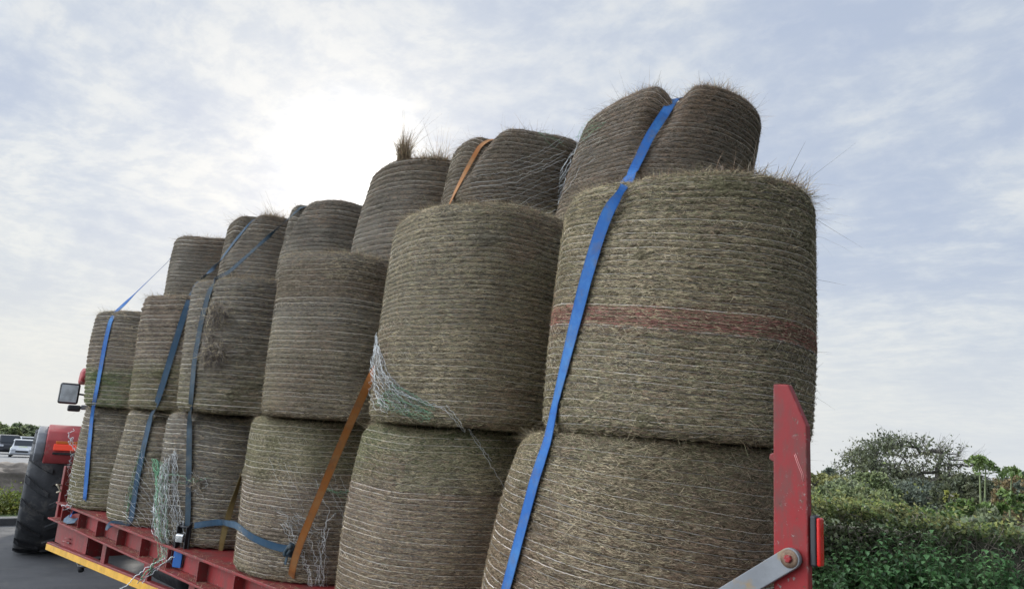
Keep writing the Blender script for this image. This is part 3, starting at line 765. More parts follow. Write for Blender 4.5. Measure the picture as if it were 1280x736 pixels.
# torn corner of the tall khaki bale
UK = ('U', 1)
tp = net_paths([(470, 415), (466, 455), (468, 490), (474, 514)], [(478, 440), (488, 470), (512, 492), (530, 512)], 22, .9, 19)
thread_part('torn_net', UK, tp, .0013, NETV, 20, 40, .014, .7, limp=.02)
tp = net_paths([(492, 478), (515, 488), (545, 508)], [(470, 505), (500, 516), (538, 524)], 17, .9, 21)
thread_part('torn_net', UK, tp, .0012, NETG, 22, 34, .012, .7, limp=.015)
thread_part('hanging_thread', UK, [[(500, 490), (540, 506), (560, 512), (580, 532), (600, 560), (622, 594), (642, 628)], [(505, 492), (555, 508), (578, 530), (596, 550), (612, 572)], [(560, 506), (572, 520), (590, 545)], [(478, 430), (472, 465), (492, 486), (520, 498)]], .0012, NETV, 23, 60, .02, .5, keys=[UK, ('L', 1)])
# loose strings on the top bale with the orange strap, running over to its neighbour
T2K = ('T', 1)
lo = []
for k in range(15):
    y = 182 + k * 5.4
    lo.append([(596 - k * 2, y + 26 + k * 1.5), (640, y + 22 + k), (676 - k, y + 10 + k * .6), (700 + 6 - k * .4, y - 8 + k * 1.2)])
thread_part('loose_net', T2K, lo, .0012, NETV, 24, 40, .014, .5, keys=[T2K])
thread_part('loose_net', ('T', 0), [[(700 - k * .4, 215 + 5 * k), (712, 195 + 5 * k), (726, 178 + 4 * k), (744, 166 + 4 * k)] for k in range(9)], .0010, NETV, 25, 26, .014, .6)
thread_part('torn_net', ('T', 0), net_paths([(718, 172), (728, 160), (742, 150)], [(732, 178), (744, 166), (756, 158)], 6, .8, 26), .0008, NETG, 27, 24, .012, .8)
thread_part('loose_net', ('T', 1), [[(676, 172), (690, 180), (700, 186)], [(672, 168), (688, 173), (703, 182)], [(680, 165), (692, 174), (702, 178)]], .0008, NETG, 28, 20, .012, .7)

def tuft(name, key, px, py, n, length, spread, seed, up=(0, 0, 1), dark=False, base=.06):
    """a wisp of hay bursting out of a bale"""
    rng = np.random.default_rng(seed); h = hit(px, py, [BIDX[key]]); root = ROOTS[key]
    p0 = np.array(h[0]) - np.array(root.location); nrm = np.array(h[1])
    t1 = np.cross(nrm, [0, 0, 1.]); t1 /= np.linalg.norm(t1); t2 = np.cross(t1, nrm)
    o = rng.normal(0, base, (n, 2)); b = p0 + t1 * o[:, :1] + t2 * o[:, 1:] - nrm * .02
    d = np.array(up) + rng.normal(0, spread, (n, 3)); d /= np.linalg.norm(d, axis=1, keepdims=True)
    L = rng.gamma(4, length / 4, n); cu = rng.normal(0, .5, (n, 3)) * L[:, None]
    cu[:, 2] -= L * .5; P = np.stack([b + d * (L * k)[:, None] + cu * k * k * .7 for k in (0, .3, .65, 1.)], 1)
    sd = np.cross(d, rng.normal(0, 1, (n, 3))); sd /= np.linalg.norm(sd, axis=1, keepdims=True)
    v, q = blades_np(P, rng.uniform(.0015, .0032, n)[:, None] * np.array([1, .9, .6, .2])[None], sd)
    mi = np.repeat(rng.choice(4, n, p=[.34, .26, .05, .35]), 3)
    ob = mesh_np(name, v, q, [PALE, BROWN, GREEN, GREYH], root, mi); ob['kind'] = 'stuff'
def swirl_tuft(key, px, py, n, rad, seed):
    """hay pulled out into a tangled whorl with a dark hollow"""
    rng = np.random.default_rng(seed); h = hit(px, py, [BIDX[key]]); root = ROOTS[key]
    p0 = np.array(h[0]) - np.array(root.location); nrm = np.array(h[1]); t1 = np.cross([0, 0, 1.], nrm); t1 /= np.linalg.norm(t1); t2 = np.cross(nrm, t1)
    a0 = rng.uniform(0, 2 * PI, n); r0 = rad * np.sqrt(rng.random(n)); st = t1 * (r0 * np.cos(a0))[:, None] + t2 * (r0 * np.sin(a0))[:, None]
    a1 = a0 * rng.integers(0, 2, n) + rng.normal(-1.2, 1.1, n); L = rng.gamma(2.6, .026, n); bend = rng.normal(0, 1.6, n); out = rng.gamma(2., .017, n) * np.exp(-(r0 / rad) ** 2); P = []
    for k in (0, .25, .5, .75, 1.):
        aa = a1 + bend * k; P.append(p0 + st + t1 * (np.cos(aa) * L * k)[:, None] + t2 * (np.sin(aa) * L * k - .03 * k * k)[:, None] + nrm * (.006 + out * math.sin(PI * (.15 + .7 * k)))[:, None])
    P = np.stack(P, 1); sd = np.cross(nrm[None] + rng.normal(0, .5, (n, 3)), P[:, 2] - P[:, 1]); sd /= np.linalg.norm(sd, axis=1, keepdims=True) + 1e-9
    v, q = blades_np(P, rng.uniform(.0018, .0042, n)[:, None] * np.array([.7, 1, 1, .7, .2])[None], sd)
    ob = mesh_np('hay_tuft', v, q, [PALE, DARKS, GREYH], root, np.repeat(rng.choice(3, n, p=[.2, .4, .4]), 4)); ob['kind'] = 'stuff'
swirl_tuft(('U', 3), 273, 393, 900, .085, 31)
swirl_tuft(('U', 3), 268, 440, 1000, .095, 32)
swirl_tuft(('U', 3), 262, 418, 120, .06, 33)
swirl_tuft(('L', 3), 246, 602, 150, .06, 34)
# the spike on the rim of the third top bale
def rim_tuft(key, px, py, n, length, spread, seed, base=.04, cone=0.):
    s = BALES[key]; root = ROOTS[key]; rng = np.random.default_rng(seed)
    th0 = th_at(px, py + 12, s.cx + s.lean * s.H, s.cy, s.R * .97)
    p0 = s.pt(th0 + rng.normal(0, base, n) / s.R, np.clip(.99 - np.abs(rng.normal(0, .012, n)), 0, 1), -.005)
    o = rng.normal(0, .010, (n, 3)) if not cone else (s.pt(np.array([th0]), np.array([.985]), -.01) - p0) * .6
    if cone: p0 = p0 - np.array([0, 0, .03])
    dv = np.array([.0, 0, 1. if spread < .55 else .45]) + rng.normal(0, spread, (n, 3)); dv /= np.linalg.norm(dv, axis=1, keepdims=True)
    if cone: L_k = rng.normal(0, 1, n); p0 = s.pt(th0 + L_k * base / s.R, np.full(n, .985), -.01) - np.array([0, 0, .03]); o = (s.pt(np.array([th0]), np.array([.985]), -.01) - p0) * .35
    L = np.minimum(rng.gamma(4, length / 4, n), length * 1.9) * (np.exp(-L_k ** 2 * .8) if cone else 1.); cu = rng.normal(0, .35 if spread < .2 else .95, (n, 3)) * L[:, None]
    P = np.stack([p0 + dv * (L * t)[:, None] + cu * t * t + o * min(1., t * 1.3) for t in (0, .35, .7, 1.)], 1)
    sd = np.cross(dv, rng.normal(0, 1, (n, 3))); sd /= np.linalg.norm(sd, axis=1, keepdims=True)
    v, q = blades_np(P, rng.uniform(.002, .004, n)[:, None] * np.array([1, .9, .6, .2])[None], sd)
    ob = mesh_np('hay_wisp', v, q, [PALE, BROWN, GREEN, GREYH], root, np.repeat(rng.choice(4, n, p=[.15, .45, .1, .3]), 3)); ob['kind'] = 'stuff'
rim_tuft(('T', 2), 498, 206, 3600, .15, .07, 41, .075, 1)
rim_tuft(('T', 2), 493, 206, 220, .22, .07, 42, .014, 1)
rim_tuft(('T', 2), 530, 212, 500, .05, .6, 43, .09)
rim_tuft(('T', 2), 548, 215, 320, .09, .5, 44, .05)
rim_tuft(('T', 4), 340, 270, 600, .05, .7, 45, .08)
rim_tuft(('T', 5), 262, 292, 200, .030, .9, 49, .12)
rim_tuft(('T', 1), 640, 158, 60, .04, .9, 50, .22)
rim_tuft(('T', 0), 792, 104, 260, .026, .9, 46, .12)
rim_tuft(('T', 0), 885, 110, 650, .026, .9, 47, .16)
rim_tuft(('T', 0), 925, 135, 260, .028, .9, 51, .10)
rim_tuft(('U', 0), 975, 232, 700, .028, .9, 48, .2)
rim_tuft(('U', 0), 1014, 262, 260, .035, .9, 52, .08)
rim_tuft(('U', 0), 880, 208, 400, .022, .9, 59, .25)
rim_tuft(('U', 1), 600, 248, 400, .022, .9, 60, .3)
rim_tuft(('U', 2), 440, 312, 300, .028, .9, 53, .16)
rim_tuft(('U', 3), 300, 343, 260, .03, .9, 54, .2)

# ------------------------------------------------------------------ straps
def ribbon(name, P, N, w, mat, parent=None, th=.0035, twist=None, origin=None):
    P = np.asarray(P, float); N = np.asarray(N, float); K = len(P)
    T = np.gradient(P, axis=0); T /= np.linalg.norm(T, axis=1, keepdims=True) + 1e-9
    N = N - T * (N * T).sum(1, keepdims=True); N /= np.linalg.norm(N, axis=1, keepdims=True) + 1e-9
    B = np.cross(T, N)
    if twist is not None:
        c, s = np.cos(twist)[:, None], np.sin(twist)[:, None]; B, N = B * c + N * s, N * c - B * s
    w = np.broadcast_to(np.asarray(w, float), (K,))[:, None] * .5
    V = np.stack([P - B * w - N * th / 2, P + B * w - N * th / 2, P + B * w + N * th / 2, P - B * w + N * th / 2], 1)
    idx = np.arange(K * 4).reshape(K, 4); a, b = idx[:-1], idx[1:]
    Q = np.stack([a, np.roll(a, -1, 1), np.roll(b, -1, 1), b], -1).reshape(-1, 4)
    Q = np.concatenate([Q, idx[:1][:, ::-1], idx[-1:]])
    L = np.r_[0, np.cumsum(np.linalg.norm(np.diff(P, axis=0), axis=1))]
    uv = np.stack([np.stack([np.full(K, u), L * 8], -1) for u in (0, 1, 1, 0)], 1).reshape(-1, 2)
    Vv = V.reshape(-1, 3)
    if origin is not None: Vv = Vv - np.asarray(origin)
    return mesh_np(name, Vv, Q, mat, parent, uv=uv, smooth=False, origin=origin)
def strap_path(segs, smooth=5):
    """segs: runs ('on', pixels, keys) on the bales, ('at', [3D points]), ('air', n) straight gap to the next run"""
    P = []; N = []
    runs = []
    for sg in segs:
        if sg[0] == 'on':
            p = resample(sg[1], max(8, int(sum(math.dist(a, b) for a, b in zip(sg[1], sg[1][1:])) / 5)))
            D = []; nn = []
            for x, y in p:
                h = hit(x, y, [BIDX[k] for k in sg[2]])
                if h is None:      # just off the silhouette: nearest point of the bale
                    s_ = BALES[sg[2][-1]]; q_ = EYEP + ray(x, y) * math.hypot(s_.cx, s_.cy)
                    r_ = BVH[BIDX[sg[2][-1]]].find_nearest(q_); D.append((r_[0] - EYEP).length - .01); nn.append(np.array(r_[1]))
                else: D.append(h[2] - (sg[3] if len(sg) > 3 else .022)); nn.append(np.array(h[1]))
            iv = 1 / np.array(D); hull = []
            for k in range(len(iv)):
                while len(hull) > 1 and (iv[hull[-1]] - iv[hull[-2]]) * (k - hull[-2]) <= (iv[k] - iv[hull[-2]]) * (hull[-1] - hull[-2]): hull.pop()
                hull.append(k)
            iv = np.interp(np.arange(len(iv)), hull, iv[hull])
            o = [np.array(atD(x, y, 1 / v)) for (x, y), v in zip(p, iv)]
            runs.append((np.array(o), np.array(nn)))
        else:
            o = np.array([list(q) for q in sg[1]], float); o = resample(o, max(4, int(np.linalg.norm(np.diff(o, axis=0), axis=1).sum() / .05)))
            n_ = np.tile(np.array(sg[2], float), (len(o), 1)); runs.append((o, n_))
    for i, (o, n_) in enumerate(runs):
        if i:
            a, b = P[-1], o[0]; g_ = np.linalg.norm(b - a); k = int(g_ / .04)
            for j in range(1, k):
                f = j / k; P.append(a * (1 - f) + b * f); N.append(N_last * (1 - f) + n_[0] * f)
        P.extend(o); N.extend(n_); N_last = n_[-1]
    P = np.array(P); N = np.array(N)
    def sm(A, k):
        h = k // 2; Ap = np.concatenate([np.repeat(A[:1], h, 0), A, np.repeat(A[-1:], h, 0)])
        return np.stack([np.convolve(Ap[:, c], np.ones(k) / k, 'valid') for c in range(3)], 1)
    return sm(P, smooth), sm(N, smooth * 2 + 1)
W_BLUE = web_mat('blue_webbing', (.013, .105, .345), (.06, .20, .43))
W_NAVY = web_mat('dark_teal_webbing', (.014, .034, .050), (.045, .075, .095))
W_TEAL = web_mat('slate_blue_webbing', (.020, .060, .105), (.07, .115, .16))
W_ORNG = web_mat('orange_webbing', (.36, .125, .025), (.36, .19, .075))
W_OLIV = web_mat('olive_webbing', (.20, .145, .05), (.30, .22, .09))
def top_over(key, px, py):
    """3D run from the far side of a top bale over its crown to its near rim"""
    s = BALES[key]; p = T_UP[key[1]]; th = p.get('th', s.thc)
    P = s.world(s.pt(np.array([th]), np.array([.985]), .02))[0]
    x = P[0]; z = P[2]
    return [(x, s.cy + s.R + .05, 2.6), (x, s.cy + s.R + .04, z - .25), (x, s.cy + s.R - .06, z - .02), (x, s.cy + .2, z + .07), (x, s.cy - .2, z + .07), (P[0], P[1] + .16, z + .055), (P[0], P[1] + .05, z + .05), (P[0], P[1] - .012, z + .02)]
UPN = (0, 0, 1); OUT = (0, -1, 0)
def twist_at(P, c, half, amt=PI):
    L = np.r_[0, np.cumsum(np.linalg.norm(np.diff(P, axis=0), axis=1))]
    return None
# rear blue strap
P, N = strap_path([('at', top_over(('T', 0), 843, 122), UPN), ('on', [(842, 124), (832, 140), (812, 170), (798, 200), (790, 216)], [('T', 0)], .035),
                   ('on', [(782, 230), (760, 264), (748, 296), (732, 350), (712, 430), (692, 512)], [('U', 0)]), ('on', [(686, 545), (668, 600), (650, 668), (632, 736), (618, 790)], [('L', 0)]), ('at', [(-2.78, 2.57, 1.02), (-2.80, 2.585, .9)], OUT)])
ix = int(np.argmin(np.linalg.norm(P - np.array(hit(778, 242, [BIDX['U', 0]])[0]), axis=1)))
kk = np.arange(len(P)); w = .062 * (1 - .5 * np.exp(-((kk - ix) / 3.2) ** 2)); tw = .55 * np.exp(-((kk - ix) / 3.) ** 2)
P = P + (np.array(EYEP) - P) * (.012 * np.exp(-((kk - ix) / 6.) ** 2))[:, None]
o = ribbon('ratchet_strap', P, N, w, W_BLUE, twist=tw)
tag(o, 'wide bright blue strap running down the whole rear stack', 'strap', 'straps tying down the bales')
# orange strap
P, N = strap_path([('at', top_over(('T', 1), 606, 170), UPN), ('on', [(604, 176), (592, 196), (578, 222), (568, 242)], [('T', 1)]), ('on', [(468, 462), (462, 475), (440, 524), (420, 570), (396, 628), (376, 676), (366, 706), (362, 738)], [('U', 1), ('U', 2), ('L', 1), ('L', 2)], .03), ('at', [tuple(atY(361, 752, 2.575)), tuple(atY(360, 775, 2.57))], OUT)])
o = ribbon('ratchet_strap', P, N, .050 - .012 * sstep(P[:, 1], 3.1, 3.5), W_ORNG)
tag(o, 'long orange strap crossing in front of a lower bale', 'strap', 'straps tying down the bales')
# dark teal strap with its ratchet
P, N = strap_path([('at', top_over(('T', 3), 376, 256), UPN), ('on', [(376, 259), (371, 264)], [('T', 3)]), ('on', [(283, 343), (270, 347), (262, 362), (252, 400), (243, 450), (238, 508)], [('U', 3)]), ('on', [(237, 525), (236, 590), (235, 640), (234, 664)], [('L', 3)])], 5)
tdk = thing('ratchet_strap', 'dark teal strap ending in a ratchet buckle on a lower grey bale', 'strap', tuple(P[-1]), 'straps tying down the bales')
_f = sstep(P[:, 1], 2.75, 3.1); ribbon('webbing', P - np.array(tdk.location), N, .055 - .022 * _f, W_NAVY, tdk)
h = hit(232, 676, [BIDX['L', 3]]); c = np.array(h[0] + h[1] * .035); nrm = h[1].normalized()
Mx = Matrix.Translation(Vector(c) - tdk.location) @ Matrix((tuple(_z.cross(nrm).normalized()) , tuple(-nrm), (0, 0, 1))).transposed().to_4x4() @ Matrix.Scale(1.45, 4)
m = MB(); m.box((-.035, -.03, -.02), (-.030, .02, .11), Mx); m.box((.030, -.03, -.02), (.035, .02, .11), Mx); m.tube([Mx @ Vector((-.038, 0, .02)), Mx @ Vector((.038, 0, .02))], .012, 10); m.tube([Mx @ Vector((-.038, -.01, .10)), Mx @ Vector((.038, -.01, .10))], .010, 10)
m.build('ratchet_frame', DARK, tdk)
m = MB(); m.box((-.026, -.045, .035), (.026, -.03, .075), Mx); m.build('ratchet_handle', CHROME, tdk, .004)
m = MB(); m.box((-.03, -.03, -.11), (.03, -.018, -.02), Mx); m.build('webbing_tail', W_BLUE, tdk, .003)
m = MB(); m.tube([Mx @ Vector(q) for q in ((-.036, 0, .10), (-.055, -.01, .02), (-.06, -.01, -.10), (-.02, -.01, -.125), (.03, -.01, -.115), (.05, -.01, -.03), (.036, 0, .09))], .005, 8); m.build('wire_hook', DARK, tdk)
# tail of it tied round to the orange strap
P, N = strap_path([('on', [(240, 657), (258, 654), (276, 652)], [('L', 3)]), ('on', [(296, 656), (312, 670), (334, 680), (352, 685), (370, 687)], [('L', 2)])], 5)
P = P - ray(300, 668).to_tuple() * np.array(.02) if False else P - np.array(ray(300, 668)) * .02
tt = thing('tied_strap', 'slate strap pulled level across two lower bales and knotted to the orange strap', 'strap', tuple(P[-1]), 'straps tying down the bales')
ribbon('webbing', P - np.array(tt.location), N, .05, W_TEAL, tt)
m = MB(); rk = random.Random(3)
for q in range(3):
    m.tube([Vector((.035 * math.cos(a + q), -.02 - .012 * q, .035 * math.sin(a * 1 + q * 2))) for a in [i * PI / 5 for i in range(9)]], .014, 8)
m.build('knot', W_NAVY, tt)
ribbon('webbing_end', np.array([(0, -.03, 0), (-.012, -.035, -.03), (-.03, -.03, -.07), (-.045, -.025, -.10)]), np.array([OUT] * 4), .028, W_NAVY, tt)
# twisted olive strap in the gap
P, N = strap_path([('on', [(303, 588), (296, 612), (288, 636), (281, 660), (276, 684), (274, 704)], [('L', 3)])], 5)
P = P - np.array(ray(288, 640)) * .035
o = ribbon('twisted_strap', P, N, .03 + .022 * np.sin(np.linspace(0, PI, len(P))) , W_OLIV, twist=np.linspace(1.1, -.5, len(P)))
tag(o, 'narrow twisted olive brown strap hanging in the gap between two lower bales', 'strap', 'straps tying down the bales')
# slate strap on the fifth stack
P, N = strap_path([('at', top_over(('T', 4), 311, 276), UPN), ('on', [(308, 284), (296, 298), (284, 314), (274, 328)], [('T', 4)]), ('on', [(262, 340), (248, 352)], [('U', 3), ('U', 4)]), ('on', [(237, 374), (226, 406), (212, 452), (196, 504)], [('U', 4)]), ('on', [(188, 522), (180, 556), (170, 606), (163, 655)], [('L', 4)]), ('at', [(-8.03, 2.60, 1.03), (-8.03, 2.59, .95)], OUT)], 5)
o = ribbon('ratchet_strap', P, N, .06 - .02 * sstep(P[:, 1], 2.75, 3.1), W_TEAL)
tag(o, 'slanting slate blue strap partly covered by loose net threads', 'strap', 'straps tying down the bales')
# blue strap beside the tractor
s6 = BALES['T', 5]
P, N = strap_path([('at', [(-9.97, s6.cy + .7, 2.8), (-9.97, s6.cy + .66, 3.9), (-9.97, s6.cy + .5, 4.2)], UPN), ('on', [(213, 322), (211, 326)], [('T', 5)]), ('on', [(146, 389), (140, 393), (132, 425), (124, 470), (117, 506)], [('U', 5)]), ('on', [(115, 520), (111, 560), (107, 610), (104, 642)], [('L', 5)]), ('at', [(-9.22, 2.60, 1.03), (-9.22, 2.585, .93)], OUT)], 5)
ts = thing('ratchet_strap', 'narrow blue strap down the stack beside the tractor, thin where it leaves the top', 'strap', tuple(P[-1]), 'straps tying down the bales')
ribbon('webbing', P - np.array(ts.location), N, .056 - .040 * sstep(P[:, 1], 2.72, 2.9), W_BLUE, ts)
q0 = np.array(atY(90, 648, 2.62)); m = MB()
pts = [(-.20, 0, 0), (-.10, -.03, -.018), (.05, -.03, -.018), (.16, 0, 0)]
ribbon('webbing_tail', np.array(pts) + q0 - np.array(ts.location), np.array([(0, -.75, .65)] * 4), .07, W_TEAL, ts)

# ------------------------------------------------------------------ trailer
tr = thing('flatbed_trailer', 'red flatbed farm trailer with yellow side rail loaded with hay bales', 'trailer', (-5.4, 3.9, 0))
O = Vector(tr.location)
def tb(): return MB()
TM = Matrix.Translation(-O)
def off(p): return Vector(p) - O
Y0, Y1, XF, XR, DZ = 2.62, 5.16, -9.92, -1.02, 1.035
m = MB(); m.box((XF, Y0 + .06, DZ - .05), (XR, Y1 - .06, DZ), TM); m.build('deck', REDX, tr, .004)
for name, ya, yb, yw in (('side_beam', Y0 - .035, Y0 + .06, Y0 + .055), ('side_beam', Y1 - .06, Y1 + .035, Y1 - .065)):
    m = MB(); m.box((XF, min(yw, yw + .012), DZ - .17), (XR, yw + .012, DZ - .02), TM)
    m.box((XF, ya + (.02 if ya < 4 else 0), DZ - .018), (XR, yb - (0 if ya < 4 else .02), DZ + .002), TM)
    m.box((XF, ya - (.035 if ya < 4 else 0), DZ - .188), (XR, yb + (0 if ya < 4 else .035), DZ - .171), TM)
    x = XF + .35
    while x < XR - .2:
        m.box((x, ya + .005, DZ - .170), (x + .014, yb - .008, DZ - .019), TM); x += .62
    m.build(name, REDX, tr, .003)
m = MB(); m.box((XF + .06, Y0 + .03, .60), (-8.72, Y0 + .045, DZ - .19), TM)
m.box((-8.735, Y0 + .046, .60), (-8.72, Y0 + .5, DZ - .19), TM); m.box((XF + .06, Y0 + .046, .60), (XF + .075, Y0 + .5, DZ - .19), TM)
m.box((XF + .076, Y0 + .48, .60), (-8.74, Y0 + .5, DZ - .19), TM); m.build('locker_panel', REDX, tr, .003)
m = MB(); m.tube([off((-9.45, Y0 + .01, .655)), off((-9.44, Y0 - .005, .662)), off((-9.30, Y0 - .005, .672)), off((-9.22, Y0 + .01, .668))], .009, 8)
m.tube([off((-9.40, Y0 + .01, .70)), off((-9.37, Y0 - .005, .705)), off((-9.26, Y0 - .005, .715)), off((-9.22, Y0 + .01, .71))], .007, 8); m.build('locker_handle', REDX, tr)
RZ = lambda x: .505 + (x - XF) * .036
def railbox(m, x0, x1, ya, yb, d0, d1):
    P = [(x0, ya, RZ(x0) + d0), (x1, ya, RZ(x1) + d0), (x1, yb, RZ(x1) + d0), (x0, yb, RZ(x0) + d0), (x0, ya, RZ(x0) + d1), (x1, ya, RZ(x1) + d1), (x1, yb, RZ(x1) + d1), (x0, yb, RZ(x0) + d1)]
    v = [m.bm.verts.new(off(p)) for p in P]
    for q in ((3, 2, 1, 0), (4, 5, 6, 7), (0, 1, 5, 4), (1, 2, 6, 5), (2, 3, 7, 6), (3, 0, 4, 7)): m.bm.faces.new([v[i] for i in q])
m = MB(); railbox(m, XF, -5.9, Y0 - .03, Y0 + .03, .0, .085); rail = m.build('side_rail', REDX, tr, .005)
m = MB(); railbox(m, XF + .004, -5.9, Y0 - .036, Y0 - .031, .002, .066); m.build('reflective_tape', YEL, rail)
m = MB()
for x in (-8.08, -6.95, -5.98):
    m = MB(); m.box((x, Y0 - .02, RZ(x) + .08), (x + .11, Y0 + .02, DZ - .19), TM); m.build('rail_post', REDX, tr, .004)
for y in (3.35, 4.35):
    m = MB(); m.box((XF + .1, y - .05, .72), (XR - .2, y + .05, .74), TM); m.box((XF + .1, y - .008, .74), (XR - .2, y + .008, .965), TM); m.box((XF + .1, y - .05, .965), (XR - .2, y + .05, .983), TM); m.build('chassis_beam', REDX, tr, .003)
for x in (-9.4, -8.5, -7.6, -6.7, -5.8, -3.0, -2.1):
    m = MB(); m.box((x, Y0 + .07, .86), (x + .07, Y1 - .07, .96), TM); m.build('cross_member', REDX, tr, .003)
for y in (Y0 + .02, 3.45, 4.35, Y1 - .09):
    m = MB(); m.box((XF - .08, y, DZ - .19), (XF - .005, y + .075, 1.44), TM); m.build('headboard_post', REDX, tr, .006)
m = MB(); m.box((XF - .07, Y0 + .1, 1.36), (XF - .02, Y1 - .1, 1.42), TM); m.box((XF - .07, Y0 + .1, 1.15), (XF - .02, Y1 - .1, 1.21), TM); m.build('headboard_rail', REDX, tr, .005)
m = MB(); m.tube([off((XF - .04, Y0 + .03, 1.22)), off((XF - .05, Y0 - .03, 1.225)), off((XF + .05, Y0 - .04, 1.22)), off((XF + .05, Y0, 1.16)), off((XF - .02, Y0 - .02, 1.14))], .010, 8); m.build('tied_rope', pmat('old_rope', (.36, .31, .22), .9, var=.3, vscale=30), tr)
m = MB(); m.box((-11.5, 3.80, .62), (XF, 3.95, .76), TM); m.tube([off((-11.5, 3.875, .69)), off((-11.72, 3.875, .66))], .045, 12); m.build('drawbar', REDX, tr, .01)
def wheel_mb(R, w, rim, lugs=0):
    pass
for x in (-5.12, -3.98):
    for y, sgn in ((2.86, -1), (4.93, 1)):
        M = Matrix.Translation(Vector((x, y, .44)) - O)
        m = MB(); m.lathe([(.26, -.16), (.36, -.165), (.415, -.15), (.44, -.10), (.44, .10), (.415, .15), (.36, .165), (.26, .16)], M, 40); wt = m.build('wheel', RUBBER, tr)
        m = MB(); m.lathe([(.05, sgn * .08), (.16, sgn * .09), (.20, sgn * .10), (.262, sgn * .15), (.262, -sgn * .15), (.05, -sgn * .12)], M, 28); m.build('rim', STEEL, wt)
    m = MB(); m.tube([off((x, 2.8, .44)), off((x, 5.0, .44))], .05, 10); m.build('axle', DARK, tr)
for y0, y1 in ((2.655, 3.05), (4.72, 5.10)):
    m = MB(); pr = []
    for c in (-5.12, -3.98):
        pts = [(c + .53 * math.cos(a), .44 + .46 * math.sin(a)) for a in [PI * k / 14 for k in range(15)]]; inn = [(c + .515 * math.cos(a), .44 + .445 * math.sin(a)) for a in [PI * k / 14 for k in range(14, -1, -1)]]
        m.prism([(p[0] - O.x, p[1]) for p in pts + inn], 'y', y0 - O.y, y1 - O.y)
    m.build('mudguard', DARK, tr)
# tipping cylinder / air tank hints under the deck
m = MB(); m.lathe([(.02, -.42), (.13, -.40), (.15, -.34), (.15, .34), (.13, .40), (.02, .42)], Matrix.Translation(off((-7.4, 3.1, .66))), 24, axis='x'); m.build('air_tank', DARK, tr)
m = MB(); m.tube([off((-9.3, Y0 + .2, .60)), off((-9.2, Y0 + .1, .50)), off((-9.0, Y0 + .08, .46)), off((-8.8, Y0 + .1, .50)), off((-8.7, Y0 + .2, .58))], .018, 8); m.tube([off((-9.1, Y0 + .12, .47)), off((-9.05, Y0 + .12, .40))], .03, 8); m.build('air_hose', BLACK, tr)
# hay dropped on the beam flanges and deck edge
rng = np.random.default_rng(77); n = 2600; x = rng.uniform(XF, -4.2, n); fl_ = rng.random(n) < .55
y = np.where(fl_, rng.uniform(Y0 - .065, Y0 + .03, n), rng.uniform(Y0 - .03, Y0 + .1, n)); z = np.where(fl_, DZ - .1695, DZ + .0035)
a = rng.uniform(0, PI, n); L = rng.gamma(3, .014, n).clip(.01, .12); dv = np.stack([np.cos(a), np.sin(a) * .6, rng.normal(0, .10, n)], -1)
b = np.stack([x, y, z + rng.uniform(0, .006, n)], -1); P = np.stack([b + dv * (L * k)[:, None] + np.array([0, 0, 1]) * (np.abs(rng.normal(0, .1, n)) * L * (.25 - k * k))[:, None] for k in (-.5, 0, .5)], 1)
P[..., 2] = np.maximum(P[..., 2], z[:, None] + .001); sd = np.stack([-np.sin(a), np.cos(a), 0 * a], -1)
v, q = blades_np(P, rng.uniform(.0018, .004, n)[:, None] * np.array([.5, 1, .4])[None], sd)
sh = mesh_np('spilled_hay', v, q, [PALE, BROWN, GREYH], None, np.repeat(rng.integers(0, 3, n), 2)); tag(sh, 'loose hay spilled along the red trailer edge under the bales', 'hay', kind='stuff')
# rear post: bevelled plate with a folded edge
YP = 2.46
def px_at(x, y, Y=YP): p = atY(x, y, Y); return (p.x - O.x, p.z)
pl = [px_at(966, 479.5), px_at(985, 480), px_at(1008, 532)]
xb = px_at(1011.5, 720)[0]; xl = px_at(967, 720)[0]
m = MB(); m.prism(pl + [(xb, .86), (xl, .86)], 'y', YP - O.y, YP + .035 - O.y); post = m.build('rear_post', RED, tr, .006, 3)
lg = px_at(962, 571.5); m = MB(); m.prism([(lg[0] + .02, lg[1] + .022), (lg[0] - .006, lg[1] + .012), (lg[0] - .008, lg[1] - .006), (lg[0] + .02, lg[1] - .02)], 'y', YP - O.y + .01, YP + .05 - O.y); m.build('lug', RED, post, .004)
pc = Vector((px_at(992, 697)[0], YP - O.y, px_at(992, 697)[1])); pe = Vector((px_at(925, 737)[0], YP - O.y, px_at(925, 737)[1])); dr = (pe - pc).normalized(); L = .55
nn = Vector((-dr.z, 0, dr.x)); hw = .034
arc = [pc + (-dr * math.cos(a) + nn * math.sin(a)) * hw for a in [-PI / 2 + PI * k / 12 for k in range(13)]]
poly = [(p.x, p.z) for p in arc] + [((pc + dr * L + nn * hw).x, (pc + dr * L + nn * hw).z), ((pc + dr * L - nn * hw).x, (pc + dr * L - nn * hw).z)]
m = MB(); m.prism(poly, 'y', YP - .034 - O.y, YP - .014 - O.y); m.build('brace_arm', STEEL, post, .003)
Mb = Matrix.Translation(pc)
m = MB(); m.lathe([(.003, -.030), (.029, -.030), (.029, -.036), (.017, -.0365), (.003, -.0365)][::-1], Mb, 28); m.lathe([(.002, -.014), (.030, -.014), (.030, -.002), (.002, -.002)], Mb, 20); m.build('washer', pmat('rusty_steel', (.20, .13, .085), .6, .5, var=.3, vscale=40), post)
m = MB(); m.lathe([(.002, -.052), (.011, -.052), (.0135, -.049), (.0135, -.0366), (.002, -.0366)], Mb, 6, smooth=False); m.build('pivot_bolt', RED, post, .0015)
